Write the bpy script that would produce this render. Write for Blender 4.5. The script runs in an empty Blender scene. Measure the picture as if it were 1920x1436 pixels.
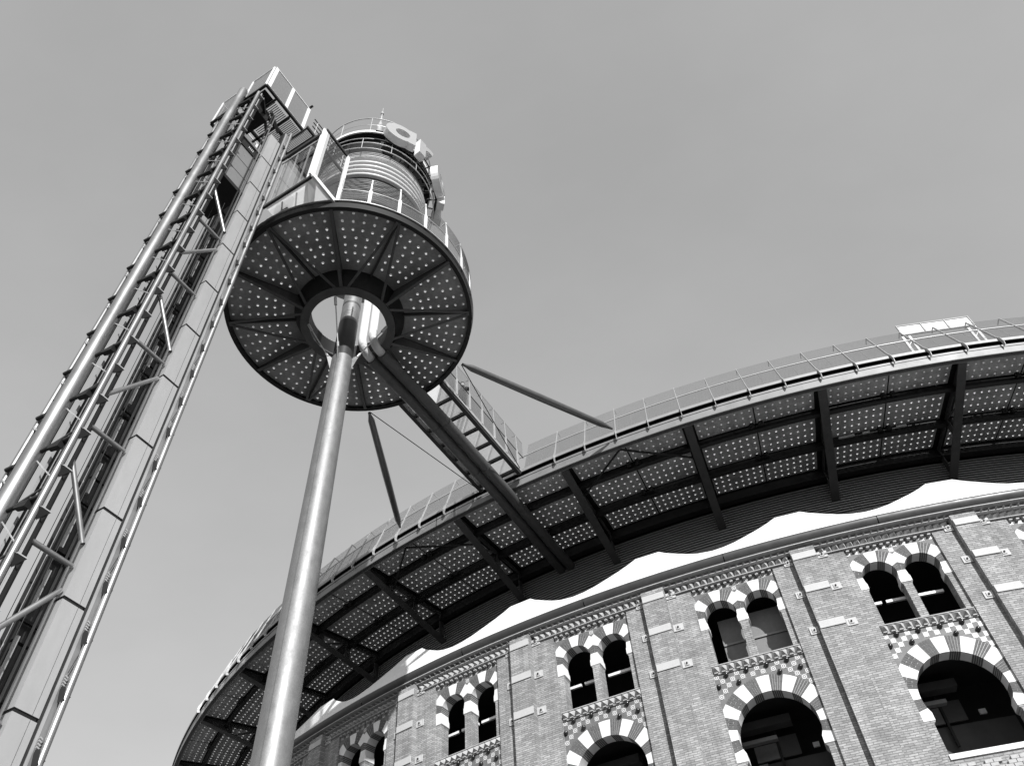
import bpy, math, random
from mathutils import Vector, Matrix
from mathutils.geometry import tessellate_polygon

random.seed(7)
sc = bpy.context.scene
col = sc.collection
R_ = math.radians
EYE = 1.6                      # camera height above the square; all h below are metres above the camera

# ------------------------------------------------------------------ camera
def make_camera():
    p, roll, f = 0.8903179770, -0.0865784592, 1524.886
    fwd = Vector((0, math.cos(p), math.sin(p)))
    right = Vector((1, 0, 0))
    up = right.cross(fwd)
    r = right * math.cos(roll) + up * math.sin(roll)
    u = -right * math.sin(roll) + up * math.cos(roll)
    cam = bpy.data.cameras.new('camera')
    cam.sensor_width = 36.0
    cam.lens = f / 1920 * 36.0
    cam.clip_start = 0.1
    cam.clip_end = 2000
    o = bpy.data.objects.new('camera', cam)
    m = Matrix((r, u, -fwd)).transposed().to_4x4()
    m.translation = Vector((0, 0, EYE))
    o.matrix_world = m
    col.objects.link(o)
    sc.camera = o
make_camera()

# ------------------------------------------------------------------ light
SUN_AZ = Vector((0.307, -0.952))          # towards the sun, in plan
SUN_EL = R_(27)
world = bpy.data.worlds.new('World')
sc.world = world
world.use_nodes = True
wn = world.node_tree
wn.nodes.clear()
wo = wn.nodes.new('ShaderNodeOutputWorld')
bg = wn.nodes.new('ShaderNodeBackground')
sky = wn.nodes.new('ShaderNodeTexSky')
sky.sky_type = 'NISHITA'
sky.sun_disc = False
sky.sun_elevation = SUN_EL
sky.sun_rotation = math.atan2(SUN_AZ.x, SUN_AZ.y)
sky.air_density = 1.0
sky.dust_density = 1.6
sky.ozone_density = 1.0
mixn = wn.nodes.new('ShaderNodeSeparateColor')
pw = wn.nodes.new('ShaderNodeMath'); pw.operation = 'POWER'; pw.inputs[1].default_value = 0.5
ma = wn.nodes.new('ShaderNodeMath'); ma.operation = 'MULTIPLY'; ma.inputs[1].default_value = 1.72
wn.links.new(sky.outputs[0], mixn.inputs[0])
wn.links.new(mixn.outputs[2], pw.inputs[0])
wn.links.new(pw.outputs[0], ma.inputs[0])
tc = wn.nodes.new('ShaderNodeTexCoord')
cmap = wn.nodes.new('ShaderNodeMapping'); cmap.inputs['Scale'].default_value = (1.6, 2.6, 3.4); cmap.inputs['Rotation'].default_value = (.3, .5, .4)
cn = wn.nodes.new('ShaderNodeTexNoise'); cn.inputs['Scale'].default_value = 1.7; cn.inputs['Detail'].default_value = 7; cn.inputs['Roughness'].default_value = 0.55
wn.links.new(tc.outputs['Generated'], cmap.inputs[0]); wn.links.new(cmap.outputs[0], cn.inputs['Vector'])
cr = wn.nodes.new('ShaderNodeMapRange')
cr.inputs['From Min'].default_value = 0.3; cr.inputs['From Max'].default_value = 0.7
cr.inputs['To Min'].default_value = 1.04; cr.inputs['To Max'].default_value = 1.14
wn.links.new(cn.outputs['Fac'], cr.inputs['Value'])
cmul = wn.nodes.new('ShaderNodeMath'); cmul.operation = 'MULTIPLY'        # thin high cloud
wn.links.new(ma.outputs[0], cmul.inputs[0]); wn.links.new(cr.outputs[0], cmul.inputs[1])
wn.links.new(cmul.outputs[0], bg.inputs['Color'])      # black and white film: soft tone response of the blue sky
bg.inputs['Strength'].default_value = 0.143
wn.links.new(bg.outputs[0], wo.inputs[0])

sl = bpy.data.lights.new('sun', 'SUN')
sl.energy = 4.8
sl.angle = R_(0.53)
sl.color = (1, 1, 1)
so = bpy.data.objects.new('sun', sl)
d = Vector((SUN_AZ.x * math.cos(SUN_EL), SUN_AZ.y * math.cos(SUN_EL), math.sin(SUN_EL)))
so.rotation_euler = d.to_track_quat('Z', 'Y').to_euler()
so.location = (30, -60, 60)
col.objects.link(so)

sc.view_settings.view_transform = 'Standard'
sc.view_settings.look = 'None'
sc.view_settings.gamma = 1.0
sc.view_settings.exposure = 0.22
sc.cycles.max_bounces = 6
sc.cycles.diffuse_bounces = 3
sc.cycles.transparent_max_bounces = 16
sc.cycles.caustics_reflective = False
sc.cycles.caustics_refractive = False
sc.cycles.sample_clamp_indirect = 4.0

# ------------------------------------------------------------------ materials (black and white)
M = {}
def grey(v): return (v, v, v, 1)
def mat(name, v=0.5, rough=0.6, metal=0.0, noise=0.12, scale=3.0, bump=0.0, spec=0.4, stretch=None, fine=0.0):
    m = bpy.data.materials.new(name)
    m.use_nodes = True
    nt = m.node_tree
    b = nt.nodes['Principled BSDF']
    b.inputs['Roughness'].default_value = rough
    b.inputs['Metallic'].default_value = metal
    b.inputs['Specular IOR Level'].default_value = spec
    geo = nt.nodes.new('ShaderNodeNewGeometry')
    src = geo.outputs['Position']
    if stretch:
        mp = nt.nodes.new('ShaderNodeMapping')
        mp.inputs['Scale'].default_value = stretch
        nt.links.new(src, mp.inputs['Vector'])
        src = mp.outputs[0]
    nz = nt.nodes.new('ShaderNodeTexNoise')
    nz.inputs['Scale'].default_value = scale
    nz.inputs['Detail'].default_value = 6
    nz.inputs['Roughness'].default_value = 0.65
    nt.links.new(src, nz.inputs['Vector'])
    mr = nt.nodes.new('ShaderNodeMapRange')
    mr.inputs['From Min'].default_value = 0.25
    mr.inputs['From Max'].default_value = 0.75
    mr.inputs['To Min'].default_value = v * (1 - noise)
    mr.inputs['To Max'].default_value = v * (1 + noise)
    nt.links.new(nz.outputs['Fac'], mr.inputs['Value'])
    out = mr.outputs[0]
    if fine:
        n2 = nt.nodes.new('ShaderNodeTexNoise')
        n2.inputs['Scale'].default_value = scale * 9
        n2.inputs['Detail'].default_value = 4
        nt.links.new(src, n2.inputs['Vector'])
        m2 = nt.nodes.new('ShaderNodeMapRange')
        m2.inputs['From Min'].default_value = 0.3
        m2.inputs['From Max'].default_value = 0.7
        m2.inputs['To Min'].default_value = 1 - fine
        m2.inputs['To Max'].default_value = 1 + fine
        nt.links.new(n2.outputs['Fac'], m2.inputs['Value'])
        mu = nt.nodes.new('ShaderNodeMath'); mu.operation = 'MULTIPLY'
        nt.links.new(out, mu.inputs[0]); nt.links.new(m2.outputs[0], mu.inputs[1])
        out = mu.outputs[0]
    nt.links.new(out, b.inputs['Base Color'])
    if metal > 0.2:
        rv = nt.nodes.new('ShaderNodeMapRange')
        rv.inputs['From Min'].default_value = 0.3; rv.inputs['From Max'].default_value = 0.7
        rv.inputs['To Min'].default_value = rough * 0.8; rv.inputs['To Max'].default_value = rough * 1.3
        nt.links.new(nz.outputs['Fac'], rv.inputs['Value']); nt.links.new(rv.outputs[0], b.inputs['Roughness'])
    if bump:
        bp = nt.nodes.new('ShaderNodeBump')
        bp.inputs['Strength'].default_value = bump
        bp.inputs['Distance'].default_value = 0.01
        nt.links.new(nz.outputs['Fac'], bp.inputs['Height'])
        nt.links.new(bp.outputs[0], b.inputs['Normal'])
    M[name] = m
    return m

mat('mast_metal', 0.245, 0.5, 0.6, 0.10, 2.4, stretch=(1.5, 1.5, 1), fine=0.08)
mat('pipe_metal', 0.33, 0.38, 0.85, 0.06, 2.0, stretch=(1, 1, .4))
mat('dark_band', 0.05, 0.4, 0.2, 0.15)
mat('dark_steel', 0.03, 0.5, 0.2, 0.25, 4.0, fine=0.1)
mat('beam_steel', 0.085, 0.5, 0.1, 0.2, 3.0, fine=0.1)
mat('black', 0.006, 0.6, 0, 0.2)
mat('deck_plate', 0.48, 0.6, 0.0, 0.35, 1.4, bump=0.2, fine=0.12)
mat('fascia', 0.24, 0.5, 0.25, 0.08, 1.2, fine=0.05)
mat('grating', 0.30, 0.5, 0.2, 0.1)
mat('rail_metal', 0.48, 0.4, 0.35, 0.1)
mat('wire', 0.28, 0.45, 0.4, 0.1)
mat('white_paint', 0.80, 0.45, 0, 0.04)
mat('white_band', 0.82, 0.6, 0, 0.05, 0.8, fine=0.03)
mat('white_stone', 0.78, 0.75, 0, 0.06, 3.0, bump=0.1, fine=0.06)
mat('band_stone', 0.50, 0.75, 0, 0.05, 3.0, fine=0.04)
mat('terracotta', 0.42, 0.8, 0, 0.25, 5.0, bump=0.2, fine=0.15)
mat('ledge', 0.42, 0.8, 0, 0.2, 6.0, fine=0.15)
mat('mortar', 0.62, 0.85, 0, 0.1)
mat('vous_brick', 0.115, 0.8, 0, 0.25, 9.0)
mat('tile_field', 0.15, 0.6, 0, 0.2, 4.0, fine=0.12)
mat('ball_glaze', 0.02, 0.18, 0, 0.1, spec=0.6)
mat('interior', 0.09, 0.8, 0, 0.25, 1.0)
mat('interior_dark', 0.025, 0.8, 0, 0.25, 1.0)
mat('board', 0.20, 0.6, 0, 0.12, 1.0, fine=0.08)
mat('ring_white', 0.70, 0.35, 0.1, 0.05)
mat('drum_dark', 0.018, 0.5, 0.0, 0.2, spec=0.2)
mat('drum_grey', 0.28, 0.35, 0.3, 0.1)
mat('slat', 0.42, 0.5, 0.2, 0.12)
mat('letter_face', 0.34, 0.5, 0, 0.05)
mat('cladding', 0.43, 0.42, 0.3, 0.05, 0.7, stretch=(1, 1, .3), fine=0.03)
mat('cabin', 0.24, 0.3, 0.3, 0.06)
mat('pavement', 0.10, 0.85, 0, 0.15, 0.5, fine=0.1)
mat('jacket', 0.04, 0.9, 0, 0.2)
mat('trousers', 0.06, 0.9, 0, 0.2)
mat('skin', 0.40, 0.6, 0, 0.05)
mat('hair', 0.03, 0.6, 0, 0.2)
mat('strut_paint', 0.13, 0.34, 0.6, 0.08)
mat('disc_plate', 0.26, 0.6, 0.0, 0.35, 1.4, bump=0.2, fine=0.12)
mat('drum_panel', 0.26, 0.5, 0.1, 0.1)
mat('gutter_metal', 0.07, 0.4, 0.3, 0.1)
mat('canopy_white', 0.80, 0.6, 0, 0.04)

def brick_mat():
    m = bpy.data.materials.new('brick')
    m.use_nodes = True
    nt = m.node_tree
    b = nt.nodes['Principled BSDF']
    b.inputs['Roughness'].default_value = 0.9
    b.inputs['Specular IOR Level'].default_value = 0.15
    uv = nt.nodes.new('ShaderNodeUVMap'); uv.uv_map = 'UVMap'
    oi = nt.nodes.new('ShaderNodeObjectInfo')
    add = nt.nodes.new('ShaderNodeVectorMath'); add.operation = 'MULTIPLY_ADD'
    cmb = nt.nodes.new('ShaderNodeCombineXYZ')
    nt.links.new(oi.outputs['Random'], cmb.inputs[0])
    nt.links.new(oi.outputs['Random'], cmb.inputs[1])
    add.inputs[1].default_value = (37.2, 22.4, 0)
    nt.links.new(cmb.outputs[0], add.inputs[0])
    nt.links.new(uv.outputs[0], add.inputs[2])
    # uneven hand-laid courses
    nw = nt.nodes.new('ShaderNodeTexNoise'); nw.inputs['Scale'].default_value = 3.5; nw.inputs['Detail'].default_value = 2
    nt.links.new(add.outputs[0], nw.inputs['Vector'])
    wob = nt.nodes.new('ShaderNodeVectorMath'); wob.operation = 'MULTIPLY_ADD'
    wob.inputs[1].default_value = (0.05, 0.028, 0)
    nt.links.new(nw.outputs['Color'], wob.inputs[0]); nt.links.new(add.outputs[0], wob.inputs[2])
    br = nt.nodes.new('ShaderNodeTexBrick')
    br.inputs['Scale'].default_value = 1.0
    br.inputs['Brick Width'].default_value = 0.25
    br.inputs['Row Height'].default_value = 0.068
    br.inputs['Mortar Size'].default_value = 0.009
    br.inputs['Mortar Smooth'].default_value = 0.3
    br.inputs['Bias'].default_value = -0.1
    br.inputs['Color1'].default_value = grey(0.27)
    br.inputs['Color2'].default_value = grey(0.43)
    br.inputs['Mortar'].default_value = grey(0.20)
    nt.links.new(wob.outputs[0], br.inputs['Vector'])
    n1 = nt.nodes.new('ShaderNodeTexNoise'); n1.inputs['Scale'].default_value = 0.9; n1.inputs['Detail'].default_value = 7
    nt.links.new(add.outputs[0], n1.inputs['Vector'])
    r1 = nt.nodes.new('ShaderNodeMapRange')
    r1.inputs['From Min'].default_value = 0.3; r1.inputs['From Max'].default_value = 0.7
    r1.inputs['To Min'].default_value = 0.84; r1.inputs['To Max'].default_value = 1.16
    nt.links.new(n1.outputs['Fac'], r1.inputs['Value'])
    n2 = nt.nodes.new('ShaderNodeTexNoise'); n2.inputs['Scale'].default_value = 20.0; n2.inputs['Detail'].default_value = 5
    mp = nt.nodes.new('ShaderNodeMapping'); mp.inputs['Scale'].default_value = (0.55, 1.6, 1)
    nt.links.new(add.outputs[0], mp.inputs['Vector']); nt.links.new(mp.outputs[0], n2.inputs['Vector'])
    r2 = nt.nodes.new('ShaderNodeMapRange')
    r2.inputs['From Min'].default_value = 0.3; r2.inputs['From Max'].default_value = 0.72
    r2.inputs['To Min'].default_value = 0.82; r2.inputs['To Max'].default_value = 1.2
    nt.links.new(n2.outputs['Fac'], r2.inputs['Value'])
    n3 = nt.nodes.new('ShaderNodeTexNoise'); n3.inputs['Scale'].default_value = 2.0; n3.inputs['Detail'].default_value = 5
    mp3 = nt.nodes.new('ShaderNodeMapping'); mp3.inputs['Scale'].default_value = (2.2, 0.22, 1)
    nt.links.new(add.outputs[0], mp3.inputs['Vector']); nt.links.new(mp3.outputs[0], n3.inputs['Vector'])
    r3 = nt.nodes.new('ShaderNodeMapRange')
    r3.inputs['From Min'].default_value = 0.35; r3.inputs['From Max'].default_value = 0.7
    r3.inputs['To Min'].default_value = 0.86; r3.inputs['To Max'].default_value = 1.10
    nt.links.new(n3.outputs['Fac'], r3.inputs['Value'])
    mu0 = nt.nodes.new('ShaderNodeMath'); mu0.operation = 'MULTIPLY'
    nt.links.new(r1.outputs[0], mu0.inputs[0]); nt.links.new(r3.outputs[0], mu0.inputs[1])
    mu = nt.nodes.new('ShaderNodeMath'); mu.operation = 'MULTIPLY'
    nt.links.new(mu0.outputs[0], mu.inputs[0]); nt.links.new(r2.outputs[0], mu.inputs[1])
    vm = nt.nodes.new('ShaderNodeVectorMath'); vm.operation = 'SCALE'
    nt.links.new(br.outputs['Color'], vm.inputs[0]); nt.links.new(mu.outputs[0], vm.inputs['Scale'])
    nt.links.new(vm.outputs[0], b.inputs['Base Color'])
    inv = nt.nodes.new('ShaderNodeMath'); inv.operation = 'SUBTRACT'; inv.inputs[0].default_value = 1
    nt.links.new(br.outputs['Fac'], inv.inputs[1])
    ad2 = nt.nodes.new('ShaderNodeMath'); ad2.operation = 'MULTIPLY_ADD'; ad2.inputs[1].default_value = 0.7
    nt.links.new(n2.outputs['Fac'], ad2.inputs[0]); nt.links.new(inv.outputs[0], ad2.inputs[2])
    bp = nt.nodes.new('ShaderNodeBump'); bp.inputs['Strength'].default_value = 0.75; bp.inputs['Distance'].default_value = 0.014
    nt.links.new(ad2.outputs[0], bp.inputs['Height'])
    nt.links.new(bp.outputs[0], b.inputs['Normal'])
    M['brick'] = m
brick_mat()

def tile_mat():
    # glazed tile with a printed ring-and-corners motif (UV 0..1 on the face)
    m = bpy.data.materials.new('tile'); m.use_nodes = True
    nt = m.node_tree; b = nt.nodes['Principled BSDF']; b.inputs['Roughness'].default_value = 0.4
    uv = nt.nodes.new('ShaderNodeUVMap'); uv.uv_map = 'UVMap'
    sub = nt.nodes.new('ShaderNodeVectorMath'); sub.operation = 'SUBTRACT'; sub.inputs[1].default_value = (.5, .5, 0)
    nt.links.new(uv.outputs[0], sub.inputs[0])
    ln = nt.nodes.new('ShaderNodeVectorMath'); ln.operation = 'LENGTH'
    nt.links.new(sub.outputs[0], ln.inputs[0])
    s = nt.nodes.new('ShaderNodeMath'); s.operation = 'MULTIPLY'; s.inputs[1].default_value = 21.0
    nt.links.new(ln.outputs['Value'], s.inputs[0])
    sn = nt.nodes.new('ShaderNodeMath'); sn.operation = 'SINE'
    nt.links.new(s.outputs[0], sn.inputs[0])
    mr = nt.nodes.new('ShaderNodeMapRange')
    mr.inputs['From Min'].default_value = -0.5; mr.inputs['From Max'].default_value = 0.2
    mr.inputs['To Min'].default_value = 0.17; mr.inputs['To Max'].default_value = 0.62
    nt.links.new(sn.outputs[0], mr.inputs['Value'])
    nt.links.new(mr.outputs[0], b.inputs['Base Color'])
    M['tile'] = m
tile_mat()

def glass_mat(name, tint=0.85, refl=0.12, body=0.0, bodyv=0.3, tl_share=0.8):
    m = bpy.data.materials.new(name); m.use_nodes = True
    nt = m.node_tree; nt.nodes.clear()
    o = nt.nodes.new('ShaderNodeOutputMaterial')
    tr = nt.nodes.new('ShaderNodeBsdfTransparent'); tr.inputs[0].default_value = grey(tint)
    gl = nt.nodes.new('ShaderNodeBsdfGlossy'); gl.inputs['Roughness'].default_value = 0.03
    fr = nt.nodes.new('ShaderNodeLayerWeight'); fr.inputs['Blend'].default_value = 0.5     # same from both sides of a thin pane
    p5 = nt.nodes.new('ShaderNodeMath'); p5.operation = 'POWER'; p5.inputs[1].default_value = 5.0
    nt.links.new(fr.outputs['Facing'], p5.inputs[0])
    ad = nt.nodes.new('ShaderNodeMath'); ad.operation = 'MULTIPLY_ADD'; ad.inputs[1].default_value = 0.85; ad.inputs[2].default_value = refl
    nt.links.new(p5.outputs[0], ad.inputs[0])
    mx = nt.nodes.new('ShaderNodeMixShader')
    nt.links.new(ad.outputs[0], mx.inputs[0]); nt.links.new(tr.outputs[0], mx.inputs[1]); nt.links.new(gl.outputs[0], mx.inputs[2])
    last = mx
    if body:
        df = nt.nodes.new('ShaderNodeBsdfDiffuse'); df.inputs[0].default_value = grey(bodyv)
        tl = nt.nodes.new('ShaderNodeBsdfTranslucent'); tl.inputs[0].default_value = grey(bodyv)
        m1 = nt.nodes.new('ShaderNodeMixShader'); m1.inputs[0].default_value = tl_share
        nt.links.new(df.outputs[0], m1.inputs[1]); nt.links.new(tl.outputs[0], m1.inputs[2])
        m2 = nt.nodes.new('ShaderNodeMixShader'); m2.inputs[0].default_value = body
        nt.links.new(mx.outputs[0], m2.inputs[1]); nt.links.new(m1.outputs[0], m2.inputs[2])
        last = m2
    nt.links.new(last.outputs[0], o.inputs[0])
    M[name] = m
glass_mat('glass', 0.88, 0.10)
glass_mat('rail_glass', 0.86, 0.06, 0.30, 0.45)
glass_mat('frosted', 0.95, 0.04, 0.72, 1.0)
glass_mat('lens', 0.9, 0.05, 0.93, 1.0, 0.95)
glass_mat('mesh_sheet', 0.95, 0.03, 0.45, 0.42)

# ------------------------------------------------------------------ mesh helpers
class MB:
    def __init__(s):
        s.v = []; s.f = []; s.sm = []; s.mi = []; s.uv = []; s.cur = 0
    def add(s, vs, fs, smooth=False, uvs=None):
        o = len(s.v)
        s.v.extend([tuple(v) for v in vs])
        for k, f in enumerate(fs):
            s.f.append(tuple(i + o for i in f)); s.sm.append(smooth); s.mi.append(s.cur)
            s.uv.append(uvs[k] if uvs else None)
        return s
    def quad(s, a, b, c, d_, uv=None):
        return s.add([a, b, c, d_], [(0, 1, 2, 3)], uvs=[uv] if uv else None)
    def hexa(s, p):               # p: 8 corners, bottom 4 then top 4
        return s.add(p, [(3, 2, 1, 0), (4, 5, 6, 7), (0, 1, 5, 4), (1, 2, 6, 5), (2, 3, 7, 6), (3, 0, 4, 7)])
    def box(s, x0, x1, y0, y1, z0, z1):
        return s.hexa([(x0, y0, z0), (x1, y0, z0), (x1, y1, z0), (x0, y1, z0), (x0, y0, z1), (x1, y0, z1), (x1, y1, z1), (x0, y1, z1)])
    def tube(s, path, r, n=10, caps=True, closed=False):
        P = [Vector(p) for p in path]; k = len(P)
        rr = r if isinstance(r, (list, tuple)) else [r] * k
        vs = []; fs = []
        prev = None
        for i in range(k):
            if closed:
                t = (P[(i + 1) % k] - P[i - 1]).normalized()
            else:
                t = (P[min(i + 1, k - 1)] - P[max(i - 1, 0)]).normalized()
            a = Vector((0, 0, 1)) if abs(t.z) < 0.9 else Vector((1, 0, 0))
            if prev is not None:
                e1 = (prev - t * prev.dot(t)).normalized()
            else:
                e1 = (a - t * a.dot(t)).normalized()
            prev = e1
            e2 = t.cross(e1)
            for j in range(n):
                w = 2 * math.pi * j / n
                vs.append(P[i] + (e1 * math.cos(w) + e2 * math.sin(w)) * rr[i])
        m = k if closed else k - 1
        for i in range(m):
            for j in range(n):
                a0 = i * n + j; a1 = i * n + (j + 1) % n
                b0 = ((i + 1) % k) * n + j; b1 = ((i + 1) % k) * n + (j + 1) % n
                fs.append((a0, a1, b1, b0))
        s.add(vs, fs, smooth=(n > 5))
        if caps and not closed:
            s.add(vs[:n], [tuple(range(n))[::-1]]); s.add(vs[-n:], [tuple(range(n))])
        return s
    def bar(s, a, b, w, h, up=(0, 0, 1)):
        a = Vector(a); b = Vector(b); t = (b - a).normalized(); u = Vector(up)
        e1 = t.cross(u)
        e1 = e1.normalized() if e1.length > 1e-6 else t.cross(Vector((1, 0, 0))).normalized()
        e2 = e1.cross(t).normalized()
        e1 = e1 * w / 2; e2 = e2 * h / 2
        return s.hexa([a - e1 - e2, a + e1 - e2, b + e1 - e2, b - e1 - e2, a - e1 + e2, a + e1 + e2, b + e1 + e2, b - e1 + e2])
    def lathe(s, prof, n=48, c=(0, 0), a0=0, a1=360, smooth=True):
        full = abs(a1 - a0) >= 359.9
        k = n if full else n + 1
        vs = []
        for i in range(k):
            w = R_(a0 + (a1 - a0) * i / n)
            for r, z in prof:
                vs.append((c[0] + r * math.sin(w), c[1] - r * math.cos(w), z))
        m = len(prof); fs = []
        for i in range(n):
            for j in range(m - 1):
                i2 = (i + 1) % k
                fs.append((i * m + j, i2 * m + j, i2 * m + j + 1, i * m + j + 1))
        return s.add(vs, fs, smooth=smooth)
    def ringbox(s, r0, r1, z0, z1, n=48, c=(0, 0), a0=0, a1=360):   # closed rectangular section
        s.lathe([(r1, z0), (r1, z1)], n, c, a0, a1); s.lathe([(r0, z1), (r0, z0)], n, c, a0, a1)
        s.lathe([(r1, z1), (r0, z1)], n, c, a0, a1, False); s.lathe([(r0, z0), (r1, z0)], n, c, a0, a1, False)
        if abs(a1 - a0) < 359.9:
            for a in (a0, a1):
                w = R_(a); sx, cy_ = math.sin(w), -math.cos(w)
                s.quad((c[0] + r0 * sx, c[1] + r0 * cy_, z0), (c[0] + r1 * sx, c[1] + r1 * cy_, z0), (c[0] + r1 * sx, c[1] + r1 * cy_, z1), (c[0] + r0 * sx, c[1] + r0 * cy_, z1))
        return s
    def dome(s, c, r, n=8, rings=3, down=True, flat=0.8):
        vs = []; fs = []
        for i in range(rings):
            ph = math.pi / 2 * i / rings
            for j in range(n):
                w = 2 * math.pi * j / n
                vs.append((c[0] + r * math.cos(ph) * math.cos(w), c[1] + r * math.cos(ph) * math.sin(w), c[2] + (-1 if down else 1) * r * flat * math.sin(ph)))
        vs.append((c[0], c[1], c[2] + (-1 if down else 1) * r * flat))
        for i in range(rings - 1):
            for j in range(n):
                fs.append((i * n + j, (i + 1) * n + j, (i + 1) * n + (j + 1) % n, i * n + (j + 1) % n))
        for j in range(n):
            fs.append(((rings - 1) * n + j, len(vs) - 1, (rings - 1) * n + (j + 1) % n))
        return s.add(vs, fs, smooth=True)
    def poly(s, pts, y0, y1):      # polygon in (x,z), extruded from y0 (front, towards -y) to y1
        n = len(pts)
        tri = tessellate_polygon([[Vector((p[0], p[1], 0)) for p in pts]])
        fv = [(p[0], y0, p[1]) for p in pts]; bv = [(p[0], y1, p[1]) for p in pts]
        s.add(fv, [tuple(t) for t in tri]); s.add(bv, [tuple(t)[::-1] for t in tri])
        s.add(fv + bv, [(i, (i + 1) % n, n + (i + 1) % n, n + i) for i in range(n)])
        return s
    def mesh(s, name, mats, uv=None):
        me = bpy.data.meshes.new(name)
        me.from_pydata(s.v, [], s.f)
        me.polygons.foreach_set('use_smooth', s.sm)
        me.polygons.foreach_set('material_index', s.mi)
        for m in (mats if isinstance(mats, (list, tuple)) else [mats]):
            me.materials.append(M[m])
        if uv or any(u is not None for u in s.uv):
            ul = me.uv_layers.new(name='UVMap')
            buf = []
            for f, u in zip(s.f, s.uv):
                if u is not None: buf.extend([c for p in u for c in p])
                else:
                    for i in f:
                        p = uv(s.v[i]) if uv else (0, 0)
                        buf.extend(p)
            ul.data.foreach_set('uv', buf)
        me.validate(); me.update()
        return me

def link(name, me, parent=None, kind=None, label=None):
    o = bpy.data.objects.new(name, me); col.objects.link(o)
    if parent is not None: o.parent = parent
    if kind: o['kind'] = kind
    if label: o['label'] = label
    return o
def part(name, mb, mats, parent, kind=None, label=None, uv=None):
    return link(name, mb.mesh(name, mats, uv), parent, kind, label)
def thing(name, label, cat, loc, group=None, rz=0):
    o = bpy.data.objects.new(name, None); o.empty_display_size = 0.3
    o.location = loc; o.rotation_euler = (0, 0, rz)
    o['label'] = label; o['category'] = cat
    if group: o['group'] = group
    col.objects.link(o)
    return o
def dup(o, parent, rz=None, loc=None):
    c = o.copy(); col.objects.link(c); c.parent = parent
    if rz is not None: c.rotation_euler = (0, 0, rz)
    if loc is not None: c.location = loc
    return c

# ------------------------------------------------------------------ ground
g = MB(); n = 64
g.add([(600 * math.cos(2 * math.pi * i / n), 600 * math.sin(2 * math.pi * i / n), 0) for i in range(n)], [tuple(range(n))])
go = link('ground', g.mesh('ground', 'pavement')); go['kind'] = 'structure'

# ------------------------------------------------------------------ ARENA BUILDING (local frame: origin = centre, -Y = azimuth 0)
CX, CY = 21.536630, 68.750417
ARENA = thing('arena_building', 'round brick arena with horseshoe arch windows under a wide overhanging roof ring', 'building', (CX, CY, 0))
RW, RP, RPAN = 47.80, 48.02, 47.68
def H(h): return h + EYE
def PA(a, r, h): w = R_(a); return (r * math.sin(w), -r * math.cos(w), H(h))
def deg(x, r=RW): return math.degrees(x / r)

def circ(cx, cz, r, a0, a1, n):   # degrees, 0 = +x, counter-clockwise
    return [(cx + r * math.cos(R_(a0 + (a1 - a0) * i / n)), cz + r * math.sin(R_(a0 + (a1 - a0) * i / n))) for i in range(n + 1)]
def clip(pts, nx, nz, dd):        # keep nx*x+nz*z >= dd
    out = []
    for i in range(len(pts)):
        a, b = pts[i - 1], pts[i]
        va, vb = nx * a[0] + nz * a[1] - dd, nx * b[0] + nz * b[1] - dd
        if (va >= 0) != (vb >= 0):
            t = va / (va - vb); out.append((a[0] + (b[0] - a[0]) * t, a[1] + (b[1] - a[1]) * t))
        if vb >= 0: out.append(b)
    return out

PW = 1.43                          # half width of the recessed panel
WIN = dict(r=0.545, cz=H(15.90), sp=H(15.50), sill=H(14.13), hw=0.545, R=0.96)
WCX = (-0.675, 0.675)
BIG = dict(r=1.20, cz=H(11.74), sp=H(11.06), sill=H(10.08), hw=1.17, R=1.72)
ZTOP = H(17.08)

def opening(cx, w):
    a = 24.0; hx = w['r'] * math.cos(R_(a))
    pts = [(cx - w['hw'], w['sill']), (cx + w['hw'], w['sill']), (cx + w['hw'], w['sp'] - 0.09), (cx + hx + .03, w['sp'] - 0.05), (cx + hx, w['sp'] - 0.01)]
    pts += circ(cx, w['cz'], w['r'] + 0.006, -a, 180 + a, 22)
    pts += [(cx - hx, w['sp'] - 0.01), (cx - hx - .03, w['sp'] - 0.05), (cx - w['hw'], w['sp'] - 0.09)]
    return pts
def panel_uv(v): return (v[0] * 1.0, v[2])
YF = -RPAN
def panel_mesh():
    b = MB()
    outer = [(-PW, 0), (PW, 0), (PW, ZTOP), (-PW, ZTOP)]
    holes = [opening(WCX[0], WIN), opening(WCX[1], WIN), opening(0, BIG)]
    loops = [[Vector((x, z, 0)) for x, z in L] for L in [outer] + [h[::-1] for h in holes]]
    flat = [p for L in loops for p in L]
    tri = tessellate_polygon(loops)
    b.add([(p.x, YF, p.y) for p in flat], [tuple(t) for t in tri])
    for hl in holes:
        m = len(hl)
        b.add([(x, YF, z) for x, z in hl] + [(x, YF + 0.46, z) for x, z in hl], [(i, (i + 1) % m, m + (i + 1) % m, m + i) for i in range(m)])
    return b
def uv_wall(v):
    return (math.atan2(v[0], -v[1]) * RW, v[2])
def uv_panel(v):
    if abs(v[1] - YF) < 0.01: return (v[0], v[2])
    return (v[1] - YF + v[0], v[2])

def arc_wall(b, d0, d1, r, z0, z1, n=4, r_in=None):
    b.lathe([(r, z0), (r, z1)], n, a0=d0, a1=d1, smooth=False)
    if r_in is not None:
        for a in (d0, d1):
            w = R_(a); sx, cy_ = math.sin(w), -math.cos(w)
            b.quad((r_in * sx, r_in * cy_, z0), (r * sx, r * cy_, z0), (r * sx, r * cy_, z1), (r_in * sx, r_in * cy_, z1))

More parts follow.
